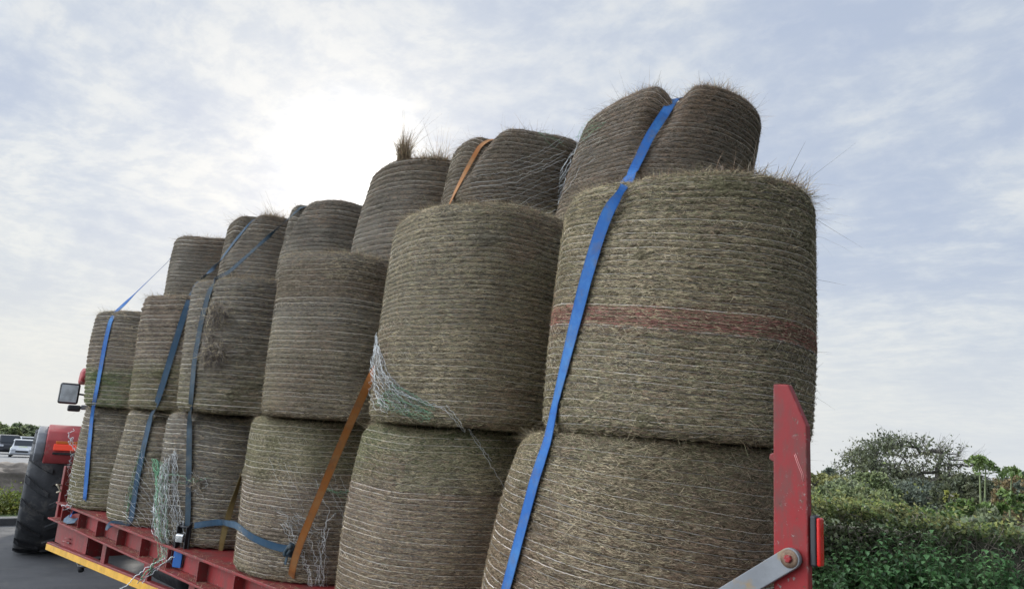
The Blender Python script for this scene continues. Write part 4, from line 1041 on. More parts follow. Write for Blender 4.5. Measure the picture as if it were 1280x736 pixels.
# scratches: thin worn strips where the paint is rubbed to primer
m = MB(); a = [px_at(993, 568), px_at(997, 580), px_at(1002, 592), px_at(1004, 602)]
for d_ in (0, .004):
    m.tube([Vector((p[0] + d_, YP - O.y - .0008, p[1] + d_)) for p in a], .0011, 5)
m.build('paint_scratch', pmat('scratched_primer', (.55, .22, .20), .7), post)
tl = thing('tail_light', None, None); tl.parent = tr
del_ok = True
zt, zb = atY(1018, 643, 2.5).z, atY(1018, 707, 2.5).z; x0 = xb + O.x + .002
bpy.data.objects.remove(tl)
m = MB(); m.box((x0, 2.462, zb + .002), (x0 + .020, 2.50, zt), TM); tl = m.build('tail_light', BLACK, tr, .006, 3)
m = MB(); m.box((x0 + .0205, 2.463, zb + .004), (x0 + .033, 2.499, zt - .006), TM); m.build('lens', REDLENS, tl, .006, 3)

# ------------------------------------------------------------------ tractor
TYAW = -.24
tc = thing('farm_tractor', 'faded red farm tractor with big lugged rear tyre hitched ahead of the bales', 'tractor', (-12.75, 4.28, 0))
O = Vector(tc.location); TM = Matrix.Translation(-O)
def tractor_wheel(x, yc, R, w, sgn, nl):
    M = Matrix.Translation(Vector((x, yc, R)) - O)
    rr = R * .62
    m = MB(); m.lathe([(rr, -w * .40), (R * .80, -w * .50), (R * .91, -w * .49), (R * .955, -w * .42), (R * .965, 0), (R * .955, w * .42), (R * .91, w * .49), (R * .80, w * .50), (rr, w * .40)], M, 64)
    for k in range(nl):
        for side in (-1, 1):
            a0 = 2 * PI * (k + (.5 if side > 0 else 0)) / nl
            st = []
            for q in range(6):
                f = q / 5; y = side * (w * .02 + f * w * .47); a = a0 + f * f * .10 + f * .16; ro = R * (1.0 - .012 * f * f) - (.02 if q == 5 else 0); hw = .030 + .014 * f
                st.append((a, y, ro, hw / R))
            vs = []
            for a, y, ro, da in st:
                ring = []
                for aa, r_ in ((a - da * 1.35, R * .95), (a - da, ro), (a + da, ro), (a + da * 1.35, R * .95)):
                    ring.append(m.bm.verts.new(M @ Vector((r_ * math.cos(aa), y, r_ * math.sin(aa)))))
                vs.append(ring)
            for u, v in zip(vs, vs[1:]):
                for j in range(3): m.bm.faces.new((u[j], u[j + 1], v[j + 1], v[j]))
            m.bm.faces.new(vs[0][::-1]); m.bm.faces.new(vs[-1])
    wh = m.build('tyre', RUBBER, tc)
    m = MB(); m.lathe([(.05, sgn * w * .12), (rr * .45, sgn * w * .14), (rr * .9, sgn * w * .25), (rr * 1.01, sgn * w * .39), (rr * 1.01, -sgn * w * .39), (.05, -sgn * w * .2)], M, 40); m.build('rim', pmat('cream_rim', (.45, .42, .36), .5, var=.2), wh)
TLOC = Vector((-12.85, 3.26, 0)) - Matrix.Rotation(TYAW, 3, 'Z') @ Vector((-.2, -1.14, 0))
def LOC(px, py, D):
    """photo point at a distance -> the tractor's own, unturned frame"""
    return Matrix.Rotation(-TYAW, 3, 'Z') @ (EYEP + ray(px, py) * D - TLOC) + O
tractor_wheel(-12.95, 3.14, .90, .66, -1, 17); tractor_wheel(-12.95, 5.42, .90, .66, 1, 17)
tractor_wheel(-15.6, 3.35, .66, .46, -1, 14); tractor_wheel(-15.6, 5.21, .66, .46, 1, 14)
def shell(pts, y0, y1, name, mat, par, th=.03, bev=.012):
    pts = [Vector((p[0], 0, p[1])) for p in pts]; inn = []
    for i, p in enumerate(pts):
        t = (pts[min(i + 1, len(pts) - 1)] - pts[max(i - 1, 0)]).normalized(); n_ = Vector((t.z, 0, -t.x)); inn.append(p + n_ * th)
    poly = [(p.x - O.x, p.z) for p in pts] + [(p.x - O.x, p.z) for p in inn[::-1]]
    m = MB(); m.prism(poly, 'y', y0 - O.y, y1 - O.y, smooth=True); return m.build(name, mat, par, bev)
PINK = pmat('sun_faded_red_paint', (.30, .045, .045), .6, spec=.3, var=.12, vscale=4, dirt=(.28, .17, .14), dscale=5, damt=.5)
for (ya, yb, ga, gb, lx) in ((2.98, 3.72, 2.86, 2.985, -1), (4.84, 5.58, 5.575, 5.70, 1)):
    prof = [(-13.9, 1.30), (-13.75, 1.62), (-13.35, 1.80), (-12.8, 1.86), (-12.35, 1.84), (-12.05, 1.78), (-11.93, 1.66), (-11.90, 1.50), (-11.92, 1.34)]
    fd = shell(prof, ya, yb, 'fender', PINK, tc, .05, .02)
    shell([(p[0], p[1] - .03) for p in prof[:-1]] + [(-11.95, 1.36)], ga, gb, 'fender_extension', GREYP, fd, .04, .02)
    m = MB(); m.box((-11.915, ya + .12, 1.615), (-11.885, yb - .03, 1.655), TM); m.build('lamp_lens', AMBER, fd, .006)
    m = MB(); m.box((-11.912, ya + .10, 1.53), (-11.87, yb - .02, 1.612), TM); m.build('tail_lamp', LITRED, fd, .008)
    m = MB(); m.box((-11.905, ya + .1, 1.47), (-11.88, yb - .25, 1.50), TM); m.build('lamp_shelf', DARK, fd, .004)
m = MB(); m.box((-14.2, 3.7, .75), (-12.3, 4.86, 1.25), TM); m.box((-16.2, 4.0, .72), (-14.2, 4.56, 1.15), TM); m.build('chassis', DARK, tc, .04)
m = MB(); m.prism([(-16.6 - O.x, 1.12), (-16.65 - O.x, 1.45), (-16.4 - O.x, 1.68), (-14.2 - O.x, 1.85), (-14.2 - O.x, 1.12)], 'y', 3.86 - O.y, 4.70 - O.y); m.build('bonnet', PINK, tc, .06, 3)
ca, cb = 3.52, 5.04
m = MB(); m.box((-14.1, ca, 1.22), (-12.42, cb, 1.52), TM); m.build('cab_base', PINK, tc, .03)
for (x0, x1, y) in ((-12.45, -12.62, ca + .03), (-12.45, -12.62, cb - .03), (-14.05, -13.7, ca + .03), (-14.05, -13.7, cb - .03)):
    m = MB(); m.tube([off((x0, y, 1.5)), off((x0 * .6 + x1 * .4, y + (.03 if y < 4 else -.03), 2.0)), off((x1, y + (.10 if y < 4 else -.10), 2.44))], .035, 8); m.build('cab_pillar', BLACK, tc)
m = MB(); m.prism([(-12.47 - O.x, 1.54), (-12.62 - O.x, 2.44), (-12.60 - O.x, 2.44), (-12.45 - O.x, 1.54)], 'y', ca + .08 - O.y, cb - .08 - O.y); m.build('rear_window', GLASS, tc)
m = MB(); m.prism([(-14.04 - O.x, 1.54), (-13.72 - O.x, 2.44), (-13.70 - O.x, 2.44), (-14.02 - O.x, 1.54)], 'y', ca + .08 - O.y, cb - .08 - O.y); m.build('windscreen', GLASS, tc)
rc_ = LOC(99, 478, 13.2); rz_ = rc_.z - 2.43; print('ROOF', rc_, LOC(113, 463, 13.2))
m = MB(); m.prism([(-13.95 - O.x, 2.43 + rz_), (-13.9 - O.x, 2.56 + rz_), (-13.6 - O.x, 2.65 + rz_), (-12.7 - O.x, 2.65 + rz_), (-12.42 - O.x, 2.60 + rz_), (-12.36 - O.x, 2.50 + rz_), (-12.40 - O.x, 2.43 + rz_)], 'y', rc_.y - O.y, 8.56 - rc_.y - O.y); rf = m.build('cab_roof', PINK, tc, .05, 3)
m = MB(); m.box((-12.40, ca + .05, 2.40), (-12.33, ca + .22, 2.49), TM); m.build('work_lamp', CHROME, rf, .015)
m = MB(); mc = LOC(86.5, 491.5, 13.1); m.box((mc.x - .02, mc.y - .135, mc.z - .16), (mc.x + .05, mc.y + .135, mc.z + .155), TM); mh = m.build('wing_mirror', BLACK, tc, .05, 4)
m = MB(); m.box((mc.x + .0505, mc.y - .11, mc.z - .132), (mc.x + .056, mc.y + .11, mc.z + .127), TM); m.build('mirror_glass', MIRROR, mh, .03, 4)
m = MB(); m.tube([off((mc.x, mc.y + .13, mc.z)), off((mc.x, mc.y + .27, mc.z - .01))], .014, 8); m.tube([off((mc.x, mc.y + .23, mc.z - .1)), off((mc.x, mc.y + .23, mc.z + .26))], .018, 8); m.tube([off((mc.x, mc.y + .23, mc.z + .24)), off((mc.x - .2, ca + .2, 2.48))], .014, 8); m.build('mirror_bracket', BLACK, tc)
hl = LOC(93, 509.5, 12.8); m = MB(); m.box((hl.x - .06, hl.y - .09, hl.z - .055), (hl.x + .06, hl.y + .08, hl.z + .04), TM); lh = m.build('indicator_lamp', BLACK, tc, .025, 3)
m = MB(); m.box((hl.x - .04, hl.y + .08, hl.z - .02), (hl.x + .04, hl.y + .32, hl.z + .05), TM); m.build('lamp_arm', GREYP, lh, .015)
m = MB(); m.tube([off((-12.5, 3.78, 1.55)), off((-12.52, 3.62, 1.75)), off((-12.55, 3.66, 1.95)), off((-12.6, 3.78, 2.1))], .012, 8); m.build('grab_handle', BLACK, tc)
m = MB(); m.tube([off((-14.6, 4.6, 1.8)), off((-14.6, 4.6, 2.6))], .045, 10); m.build('exhaust', DARK, tc)
for y in (3.55, 4.98):
    m = MB(); m.tube([off((-12.6, y + (.2 if y < 4 else -.2), .62)), off((-11.55, y + .12, .62))], .035, 8); m.lathe([(.01, -.06), (.06, -.05), (.06, .05), (.01, .06)], Matrix.Translation(off((-11.5, y + .12, .62))), 16); m.build('lift_arm', REDX, tc)

tc.location = TLOC; tc.rotation_euler = (0, 0, TYAW)
# ------------------------------------------------------------------ cars on the road beyond
def car(name, label, px, py, rz, L, Wd, H, paint, kind, extras=None):
    p = ground_hit(px, py); t = thing(name, label, 'car', (p.x, p.y, float(gz(p.x, p.y)) + .01), 'cars waiting on the road ahead', rz)
    h = L / 2; w = Wd / 2
    if kind == 'suv': pr = [(-h, .45), (-h, .95), (-h + .08, 1.12), (-h + .25, H * .98), (-h + .55, H), (h * .18, H), (h * .42, 1.12), (h - .25, 1.04), (h - .04, .92), (h, .45)]; gl = (-h + .34, h * .36, 1.14, H - .10)
    else: pr = [(-h, .38), (-h, .78), (-h + .1, .95), (-h + .55, H * .97), (-h + 1.1, H), (h * .08, H), (h * .5, .95), (h - .3, .80), (h - .03, .66), (h, .38)]; gl = (-h + .7, h * .42, .97, H - .08)
    pr += [(h - .2, .26), (-h + .2, .26)]
    m = MB(); m.prism(pr, 'y', -w, w, smooth=False); 
    for v in m.bm.verts:
        if v.co.z > 1.0 if kind == 'suv' else v.co.z > .9: v.co.y *= .86
        if abs(v.co.x) > h - .05: v.co.y *= .9
    b = m.build('body', paint, t, .05, 3)
    x0, x1, z0, z1 = gl
    m = MB(); m.prism([(x1 + .10, z0 - .02), (x1 - .34, z1 + .04), (x1 - .30, z1 + .05), (x1 + .16, z0)], 'y', -w * .74, w * .74); m.build('windscreen', GLASS, t, .01)
    for sg in (-1, 1):
        m = MB(); m.prism([(x0, z0), (x1 - .02, z0), (x1 - .42, z1), (x0 + .22, z1)], 'y', sg * w * .865, sg * w * .885); m.build('side_window', GLASS, t)
        m = MB(); m.box((h - .05, sg * w * .86 - (.32 if sg > 0 else 0), .64 if kind != 'suv' else .80), (h + .012, sg * w * .86 + (.32 if sg < 0 else 0), .78 if kind != 'suv' else .97)); m.build('headlight', pmat('headlight_glass', (.75, .77, .8), .15, .3), t, .03)
        for xw in (-h * .62, h * .62):
            R = .34 if kind != 'suv' else .38
            M = Matrix.Translation((xw, sg * (w - .11), R)); m = MB(); m.lathe([(R * .6, -.11), (R * .93, -.115), (R, -.08), (R, .08), (R * .93, .115), (R * .6, .11)], M, 24); ww = m.build('wheel', RUBBER, t)
            m = MB(); m.lathe([(.02, sg * .09), (R * .61, sg * .10), (R * .61, -sg * .10), (.02, -sg * .09)], M, 16); m.build('rim', CHROME, ww)
    m = MB(); m.box((h - .02, -w * .5, .48), (h + .014, w * .5, .62)); m.build('grille', BLACK, t, .01)
    if extras: extras(t, h, w)
    return t
def hivis(t, h, w):
    m = MB(); yl = pmat('lime_marking', (.50, .62, .05), .5)
    for k in range(4):
        x = -h * .5 + k * .62
        for sg in (-1, 1): m.box((x, sg * (w + .001) if sg > 0 else -w - .012, .5), (x + .31, sg * (w + .012) if sg > 0 else -w - .001, .78))
    m.build('lime_marking', yl, t)
    m = MB(); m.box((h * .3, -w * .35, .885), (h * .62, w * .35, .925)); m.build('bonnet_marking', yl, t)
car('parked_car', 'dark grey four wheel drive at the far left on the road', 8, 567, math.radians(-8), 4.5, 1.9, 1.8, pmat('dark_car_paint', (.03, .033, .04), .25, .3, spec=.7), 'suv')
car('parked_car', 'white saloon with lime green side markings beside the tractor tyre', 27, 571, math.radians(-14), 4.4, 1.8, 1.45, pmat('white_car_paint', (.55, .56, .57), .3, spec=.6), 'saloon', hivis)
car('parked_car', 'silver estate partly hidden behind the lime marked white car', 32, 562.5, math.radians(-8), 4.6, 1.9, 1.75, pmat('silver_car_paint', (.42, .44, .46), .3, .4, spec=.6), 'suv')

# ------------------------------------------------------------------ rock, verge and plants at the left edge
def leaf_cloud(P, size, rng, flat=.0, elong=1.6):
    n = len(P); d = rng.normal(0, 1, (n, 3)); d[:, 2] *= (1 - flat); d /= np.linalg.norm(d, axis=1, keepdims=True)
    u = np.cross(d, rng.normal(0, 1, (n, 3))); u /= np.linalg.norm(u, axis=1, keepdims=True)
    f = np.cross(d, u); s = size * rng.uniform(.55, 1.35, n)[:, None]
    V = np.stack([P - d * s * elong * .5, P + u * s * .42 + f * s * .12, P + d * s * elong * .5, P - u * s * .42 + f * s * .12], 1)
    return V.reshape(-1, 3), np.arange(n * 4).reshape(n, 4)
bm = bmesh.new(); bmesh.ops.create_icosphere(bm, subdivisions=5, radius=1)
rk = np.random.default_rng(5); fr = [(rk.normal(0, 1, 3) * f, rk.uniform(0, 6), .16 / f ** .9) for f in (1.2, 2, 3, 4.5, 7, 11, 17, 25) for _ in range(2)]
for v in bm.verts:
    n_ = np.array(v.co); s_ = 1 + sum(a * math.sin(float(n_ @ k) + p) for k, p, a in fr); v.co = Vector((v.co.x * .75 * s_, v.co.y * .95 * s_, v.co.z * .62 * s_))
for f in bm.faces: f.smooth = True
me = bpy.data.meshes.new('boulder'); bm.to_mesh(me); bm.free()
p = ground_hit(-4, 632); bo = link('boulder', me, pmat('pale_rock', (.20, .168, .135), .9, var=.3, vscale=3, bump=.8, bscale=12, dirt=(.17, .155, .14), dscale=4), None, (p.x, p.y, float(gz(p.x, p.y)) + .32))
tag(bo, 'pale brown boulder on the verge left of the tractor tyre', 'boulder')
rng = np.random.default_rng(8); p = ground_hit(2, 640)
n = 9000; P = np.stack([rng.normal(0, .35, n), rng.normal(0, .75, n), np.abs(rng.normal(0, .20, n))], -1)
v, q = leaf_cloud(P, .045, rng); ow = mesh_np('verge_plants', v, q, thin_mat('verge_leaf', [(.08, .13, .035), (.16, .19, .04), (.30, .26, .05)], .35, 3), smooth=False, origin=(p.x, p.y, float(gz(p.x, p.y)))); tag(ow, 'low yellow flowering weeds growing in front of the boulder', 'weeds', kind='stuff')
p = ground_hit(5, 656); m = MB(); m.box((-.15, -3.5, -.1), (.15, 3.5, .14)); kb = m.build('kerb', pmat('kerb_stone', (.09, .09, .088), .9, var=.3, vscale=4, bump=.4), None, .02, origin=(p.x, p.y + .2, float(gz(p.x, p.y)))); kb['kind'] = 'structure'

# ------------------------------------------------------------------ hedge and nettles at the right
rng = np.random.default_rng(21)
def bumpy(x, y, seed, amp):
    r_ = np.random.default_rng(seed); z = 0
    for f in (.6, 1.3, 2.4, 4.6, 8.): z = z + amp / f ** .6 * np.sin(f * x * 2 + r_.uniform(0, 6)) * np.cos(f * y * 1.7 + r_.uniform(0, 6))
    return z
HX0, HX1, HY = -8.5, 5.5, 8.75
hd = thing('hedge', 'long clipped hedge with yellowing top behind the nettles', 'hedge', ((HX0 + HX1) / 2, HY + .6, 0)); ho = np.array(hd.location)
n = 120000; x = rng.uniform(HX0, HX1, n); u = rng.random(n)
front = u < .62
z = np.where(front, rng.uniform(.05, 1.58, n), 1.56 - np.abs(rng.normal(0, .06, n))); y = np.where(front, HY + np.abs(rng.normal(0, .12, n)), HY + rng.uniform(0, 1.2, n))
y = y + bumpy(x, z * 1.3, 3, .17) * front + np.clip((z - 1.35) / .25, 0, 1) ** 2 * .14 * front; z = z + bumpy(x, y, 4, .075) * np.clip(z, 0, 1) + (rng.random(n) < .06) * rng.exponential(.10, n)
P = np.stack([x, y, z], -1) - ho
top = (z > 1.50 + rng.normal(0, .05, n)); 
hl1 = thin_mat('hedge_leaf', [(.09, .145, .06), (.14, .195, .08), (.19, .20, .11)], .45, 2.5); hl2 = thin_mat('hedge_top_leaf', [(.16, .23, .07), (.23, .28, .09), (.27, .26, .10), (.18, .24, .08)], .5, 2.)
hl3 = thin_mat('pale_hedge_leaf', [(.26, .25, .18), (.34, .32, .26)], .3, 2.)
v, q = leaf_cloud(P, .034, rng); mi = np.where(top & (rng.random(n) < .75), 1, np.where(rng.random(n) < .07, 2, 0))
mesh_np('leaves', v, q, [hl1, hl2, hl3], hd, mi, smooth=False)
nt = 5000; b = np.stack([rng.uniform(HX0, HX1, nt), HY + .12 + np.abs(rng.normal(0, .15, nt)), rng.uniform(.2, 1.4, nt)], -1) - ho
d = np.stack([rng.normal(0, .6, nt), rng.normal(-.35, .3, nt), rng.uniform(.2, 1, nt)], -1); d /= np.linalg.norm(d, axis=1, keepdims=True); L = rng.uniform(.12, .40, nt)
P = np.stack([b + d * (L * t)[:, None] + rng.normal(0, .02, (nt, 3)) * t for t in (0, .35, .7, 1.)], 1)
v, q = tubes_np(P, .0035, np.broadcast_to(np.array([0, -1., .3]), P.shape)); mesh_np('twigs', v, q, pmat('hedge_twig', (.24, .20, .16), .9, var=.4, vscale=20), hd)
m = MB(); rh = random.Random(5)
for k in range(70):
    x = HX0 + (HX1 - HX0) * (k + rh.random()) / 70; y = HY + .5 + rh.uniform(-.1, .25); m.tube([Vector((x, y, 0)) - Vector(ho), Vector((x + rh.uniform(-.1, .1), y, .6)) - Vector(ho), Vector((x + rh.uniform(-.25, .25), y + rh.uniform(-.2, .2), 1.35)) - Vector(ho)], [.03, .022, .01], 6)
m.build('stems', MATS['hedge_twig'], hd)
# inner mass so that daylight does not pour through
m = MB(); m.box((HX0 + .1, HY + .28, .05), (HX1 - .1, HY + 1.0, 1.36), Matrix.Translation(Vector(-ho))); m.build('inner_growth', pmat('inner_hedge', (.06, .062, .04), 1., var=.6, vscale=12, bump=1., bscale=20), hd)
# nettles
ns = 950; sx = rng.uniform(-5.2, 3.2, ns); sy = 8.55 - np.abs(rng.normal(0, .45, ns)); sh = (1.22 - (8.55 - sy) * .36 + rng.normal(0, .10, ns) + .10 * np.sin(sx * 2.2)).clip(.35, 1.5)
VP = []; ST = []; leafP = []
for i in range(ns):
    bx = rng.normal(0, .08); by = rng.normal(-.05, .08); k = np.array([0, .33, .66, 1.]); ST.append(np.stack([sx[i] + bx * k * k, sy[i] + by * k * k, sh[i] * k], -1))
    nl = int(sh[i] / .075); hz = np.linspace(.25, 1., nl) * sh[i]
    for j, hh in enumerate(hz):
        f = hh / sh[i]; c = np.array([sx[i] + bx * f * f, sy[i] + by * f * f, hh]); sz = .125 * (1 - .5 * max(0, f - .6) / .4) * rng.uniform(.75, 1.2)
        for sd in (0, PI):
            a = j * 1.571 + sd + rng.normal(0, .3); leafP.append((c, a, sz, rng.uniform(-.75, .15)))
c = np.array([q[0] for q in leafP]); a = np.array([q[1] for q in leafP]); sz = np.array([q[2] for q in leafP]); dp = np.array([q[3] for q in leafP])
dv = np.stack([np.cos(a) * np.cos(dp), np.sin(a) * np.cos(dp), np.sin(dp)], -1); sd = np.stack([-np.sin(a), np.cos(a), 0 * a], -1); up = np.cross(dv, sd)
S = sz[:, None]; V = np.stack([c + dv * S * .15, c + dv * S * .55 + sd * S * .36 + up * S * .10, c + dv * S * 1.1 - np.array([0, 0, 1]) * S * .15, c + dv * S * .55 - sd * S * .32 + up * S * .10, c + dv * S * .55 - up * S * .02], 1)
n = len(c); i = np.arange(n)[:, None] * 5
Q = np.concatenate([i + np.array([[0, 4, 1, 1]]), i + np.array([[1, 4, 2, 2]]), i + np.array([[4, 0, 3, 3]]), i + np.array([[2, 4, 3, 3]])])[:, :3]
HL = Vector((-3.4, 8.6, 0)) + Matrix.Rotation(math.radians(28), 3, 'Z') @ Vector((1.9, .6, 0))
hd.location = HL; hd.rotation_euler = (0, 0, math.radians(28))
nett = mesh_np('nettles', V.reshape(-1, 3) - ho, Q, thin_mat('nettle_leaf', [(.085, .19, .07), (.13, .26, .095), (.18, .30, .12)], .5, 2.2), smooth=False); tag(nett, 'dense green nettles growing along the foot of the hedge', 'nettles', kind='stuff')
nett.location = HL; nett.rotation_euler = (0, 0, math.radians(28))
v, q = tubes_np(np.array(ST) - ho, .004, np.broadcast_to(np.array([0, -1., 0]), (ns, 4, 3))); st = mesh_np('nettle_stems', v, q, pmat('nettle_stem', (.09, .12, .05), .8), nett); st['kind'] = 'stuff'

# ------------------------------------------------------------------ trees and shrubs beyond
BARK = pmat('bark', (.06, .053, .046), .95, var=.3, vscale=3, bump=.5)
def tree(name, label, px, base, top, wpx, D, leafm, seed, dens=1., leaf=.1, trunk=.16, pts=90, bare=None, skirt=1., group='trees and shrubs beyond the hedge', cat='tree', low=.22, trunk_dx=0., sharp=1.):
    """a trunk that grows limbs towards points scattered through a domed crown; leaves gather round those points.
    bare(x, h): share of the twig ends that still carry leaves"""
    rng = np.random.default_rng(seed); d = ray(px, base); hd_ = math.hypot(d.x, d.y); b = EYEP + d * (D / hd_)
    dt = ray(px, top); zt = (EYEP + dt * (D / math.hypot(dt.x, dt.y))).z
    zb = min(float(gz(b.x, b.y)), b.z); H = zt - zb; W2 = wpx / F * D * .5
    t = thing(name, label, cat, (b.x, b.y, zb), group)
    rt = np.array([RIGHT.x, RIGHT.y, 0]); rt /= np.linalg.norm(rt)
    hb = H * low                                             # crown foot
    a = rng.uniform(0, 2 * PI, pts); u = rng.uniform(-.35, 1, pts); rr = rng.uniform(.35, 1, pts) ** .5
    lump = 1 + .16 * np.sin(a * 3 + rng.uniform(0, 6)) + .10 * np.sin(a * 5 + u * 4)
    C = np.stack([W2 * np.cos(a) * np.sqrt(np.maximum(1 - np.maximum(u, 0) ** 2 * sharp, .02)) * rr * lump, W2 * np.sin(a) * np.sqrt(np.maximum(1 - np.maximum(u, 0) ** 2 * sharp, .02)) * rr * lump, hb + (H - hb) * (.32 + .68 * u * (.55 + .45 * rr)).clip(.02, 1)], -1)
    C[:, 0] *= 1.0
    tx = rt * trunk_dx * W2
    nodes = [np.array([*(tx[:2]), 0.]), tx * np.array([1, 1, 0]) + [rng.normal(0, .02) * W2, 0, hb * .6], tx * .9 + np.array([0, 0, hb * 1.1])]; par = [-1, 0, 1]
    o = np.argsort(np.linalg.norm((C - nodes[2]) * np.array([1, 1, .8]), axis=1))
    for k in o:
        N = np.array(nodes); v = C[k] - N; dd = np.linalg.norm(v, axis=1) + .8 * np.maximum(-v[:, 2], 0); dd[:1] += 99
        q = int(np.argmin(dd)); p = N[q]; last = q
        for f in (.35, .7, 1.):
            w = p + (C[k] - p) * f; w = w + rng.normal(0, .05, 3) * np.linalg.norm(v[q]) * (f < 1); w[2] += .10 * np.linalg.norm(v[q]) * math.sin(PI * f)
            nodes.append(w); par.append(last); last = len(nodes) - 1
    N = np.array(nodes); cnt = np.ones(len(N))
    for k in range(len(N) - 1, 0, -1): cnt[par[k]] += cnt[k]
    rad = trunk * np.sqrt(cnt / cnt[0]); rad = np.maximum(rad, .0075 * D / 60 * 1.6)
    A = np.array([[N[par[k]], N[k]] for k in range(1, len(N))]); rr2 = np.array([[min(rad[par[k]], rad[k] * 1.5), rad[k]] for k in range(1, len(N))])
    # fine twigs round every end
    nt = 5 if pts > 150 else 3; e = np.repeat(C, nt, 0); dv = e - np.array([0, 0, hb * .8]); dv /= np.linalg.norm(dv, axis=1, keepdims=True); dv = dv + rng.normal(0, .55, e.shape); tl_ = W2 * rng.uniform(.06, .16, len(e))[:, None]
    TW = np.stack([e, e + dv * tl_], 1); A = np.concatenate([A, TW]); rr2 = np.concatenate([rr2, np.tile([[.006 * D / 60 * 1.6, .003 * D / 60 * 1.6]], (len(TW), 1))])
    v, q = tubes_np(A, rr2, np.tile(np.array([.3, .9, .15]), (len(A), 2, 1))); mesh_np('trunk', v, q, BARK, t)
    per = int(dens * 60); ec = np.concatenate([C, (e + dv * tl_ * .7)]); keep = np.ones(len(ec), bool)
    if bare is not None: keep = rng.random(len(ec)) < bare(ec @ rt / W2, ec[:, 2] / H)
    ec = np.repeat(ec[keep], max(3, per // 3), 0)
    P = ec + rng.normal(0, 1, ec.shape) * np.array([.052, .052, .040]) * W2
    m_ = int(3000 * dens * skirt)
    if m_:
        th = rng.uniform(0, 2 * PI, m_); r_ = np.sqrt(rng.random(m_)) * W2 * (.95 + .1 * np.sin(th * 5)); P = np.concatenate([P, np.stack([r_ * np.cos(th), r_ * np.sin(th), H * (low + .25) * rng.random(m_) ** .8 * (1.25 - .5 * (r_ / W2) ** 2)], -1)])
    P[:, 2] = np.clip(P[:, 2], .02, None)
    v, q = leaf_cloud(P, leaf, rng); mesh_np('crown', v, q, leafm, t, smooth=False)
    return t
lfD = thin_mat('dark_oak_leaf', [(00.076, 00.094, 00.053), (00.112, 00.126, 00.068), (00.158, 00.148, 00.086)], .4, .25)
lfG = thin_mat('grey_green_leaf', [(0.156, 0.200, 0.112), (0.225, 0.256, 0.144), (0.275, 0.294, 0.169)], .45, .3)
lfY = thin_mat('yellow_green_leaf', [(0.188, 0.237, 0.088), (0.263, 0.263, 0.100), (0.300, 0.250, 0.100)], .45, .35)
lfM = thin_mat('mid_green_leaf', [(0.138, 0.181, 0.081), (0.200, 0.237, 0.106), (0.263, 0.269, 0.138)], .45, .3)
lfB = thin_mat('blue_green_leaf', [(0.106, 0.131, 0.098), (0.156, 0.181, 0.125)], .4, .3)
tree('broad_tree', 'broad half bare tree spreading above the hedge, taller than all others', 1146, 640, 550, 146, 58, lfD, 3, dens=.40, leaf=.13, trunk=.36, pts=230, low=.34, trunk_dx=.22, skirt=1.6,
     bare=lambda x, h: np.clip(.62 - x * 1.05 - (h - .62) * .5, .03, .9))
tree('round_shrub', 'low yellow topped shrub mass right beside the red post', 1026, 634, 595, 62, 42, lfY, 11, 1.3, .10, .10)
tree('round_shrub', 'pale grey green willow like shrub left of the broad tree', 1056, 636, 602, 56, 40, lfG, 12, 1.3, .09, .10)
tree('round_shrub', 'small green shrub under the left limbs of the broad tree', 1090, 638, 592, 48, 46, lfM, 13, 1.2, .10, .10)
tree('dark_conifer', 'distant dark flat topped conifer over the yellow shrub', 1037, 612, 585, 20, 120, lfB, 14, .8, .30, .25, pts=40)
tree('round_shrub', 'dark purplish shrub at the right foot of the broad tree', 1216, 642, 598, 66, 46, lfD, 15, 1.1, .10, .10)
tree('round_shrub', 'dark shrub below the trunk of the broad tree', 1146, 642, 608, 96, 50, lfB, 16, 1.3, .11, .12)
tree('small_tree', 'brownish thin topped tree at the right picture edge', 1276, 640, 590, 40, 40, thin_mat('brown_leaf', [(.19, .15, .08), (.24, .18, .09), (.15, .13, .07)], .4, .4), 17, .5, .09, .10, pts=60)
tree('round_shrub', 'distant bluish tree line hump between the broad tree and the tall stalks', 1200, 630, 606, 80, 110, lfB, 18, .9, .3, .2)
tree('round_shrub', 'hazy olive shrub line directly behind the hedge left of the broad tree', 1075, 640, 612, 90, 34, lfM, 24, 1.3, .075, .06)
fl = thin_mat('fresh_leaf', [(.10, .17, .05), (.16, .23, .07), (.22, .27, .10)], .5, 1.)
tree('green_bush', 'fresh green leafy bush rising behind the hedge near the right edge', 1266, 650, 614, 54, 17, fl, 19, .5, .075, .03, pts=50, cat='bush')
tree('green_bush', 'leafy bush behind the hedge under the two tall stalks', 1208, 648, 622, 66, 17, fl, 20, .45, .07, .03, pts=50, cat='bush')
tree('green_bush', 'low leafy growth filling the dip behind the hedge below the broad tree', 1172, 662, 634, 80, 13.5, fl, 25, .45, .065, .03, pts=50, cat='bush')
tree('green_bush', 'pale green growth behind the hedge between stalks and picture edge', 1240, 668, 634, 70, 13.5, lfG, 26, .5, .06, .03, pts=50, cat='bush')
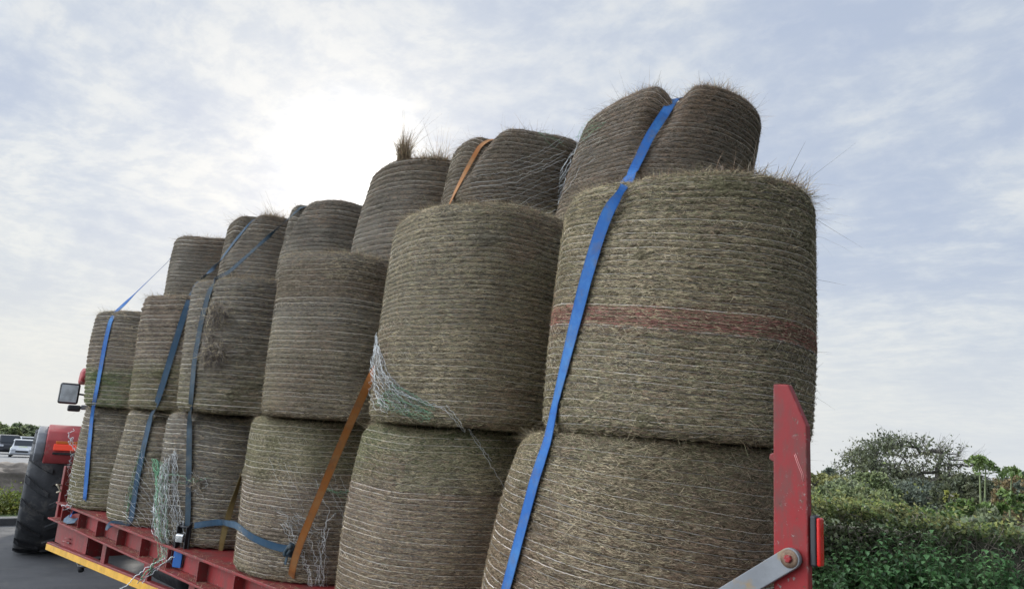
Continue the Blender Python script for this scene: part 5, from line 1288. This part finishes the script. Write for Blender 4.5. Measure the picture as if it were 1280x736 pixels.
tree('green_bush', 'yellow leaved sapling behind the hedge between trunk and stalks', 1190, 645, 604, 18, 18, thin_mat('yellow_leaf', [(.24, .27, .07), (.34, .32, .09)], .5, 1.), 22, .25, .07, .02, pts=18, skirt=.1, cat='bush')
tree('round_shrub', 'hazy blue green tree line low on the horizon at the right edge', 1268, 632, 604, 90, 80, lfB, 27, 1., .2, .15)
def stalk(label, px, base, top, D, lean, seed):
    rng = np.random.default_rng(seed); a = atD(px, base, D); b = atD(px + lean, top, D); zb = 0
    t = thing('tall_stalk', label, 'plant', (a.x, a.y, zb), 'tall stalks behind the hedge'); o = Vector(t.location)
    m = MB(); m.tube([Vector((0, 0, 0)), Vector((a.x, a.y, a.z)) - o, (a + b) / 2 - o, b - o], [.022, .02, .016, .010], 7); m.build('stem', pmat('stalk_green', (.17, .2, .09), .8, var=.2), t)
    n = 240; tp = np.array(b - o); k = rng.integers(0, 9, n); da = k * .7 + rng.normal(0, .15, n); L = rng.uniform(.03, .26, n); P = tp + np.stack([np.cos(da) * L, np.sin(da) * L, 0.06 - L * L * 2.2 + rng.normal(0, .03, n)], -1)
    v, q = leaf_cloud(P, .06, rng); mesh_np('leaves', v, q, MATS['fresh_leaf'], t, smooth=False)
stalk('taller of two thin green stalks side by side, droopy tuft on top', 1226, 632, 575, 18, -2, 1)
stalk('shorter stalk leaning right beside the tallest thin stalk', 1231, 632, 583, 18, 1, 2)
stalk('lone thin stalk with a ragged tuft near the right picture edge', 1262, 636, 590, 18, 3, 3)
# wooded rise at the far left
for j, (px, top, wpx, D, lm) in enumerate(((-14, 531, 36, 170, lfM), (6, 537, 30, 160, lfM), (28, 533, 36, 180, lfG), (48, 540, 30, 175, lfG), (64, 546, 26, 170, lfD))):
    tree('roadside_tree', ['rounded tree at the extreme left above the dark car', 'dark tree behind the dark four wheel drive', 'broad tree on the rise above the white car', 'lower tree just left of the tractor fender', 'last low tree hidden behind the tractor fender'][j], px, 556, top, wpx, D, lm, 60 + j, .8, .45, .3, group='trees on the rise ahead')
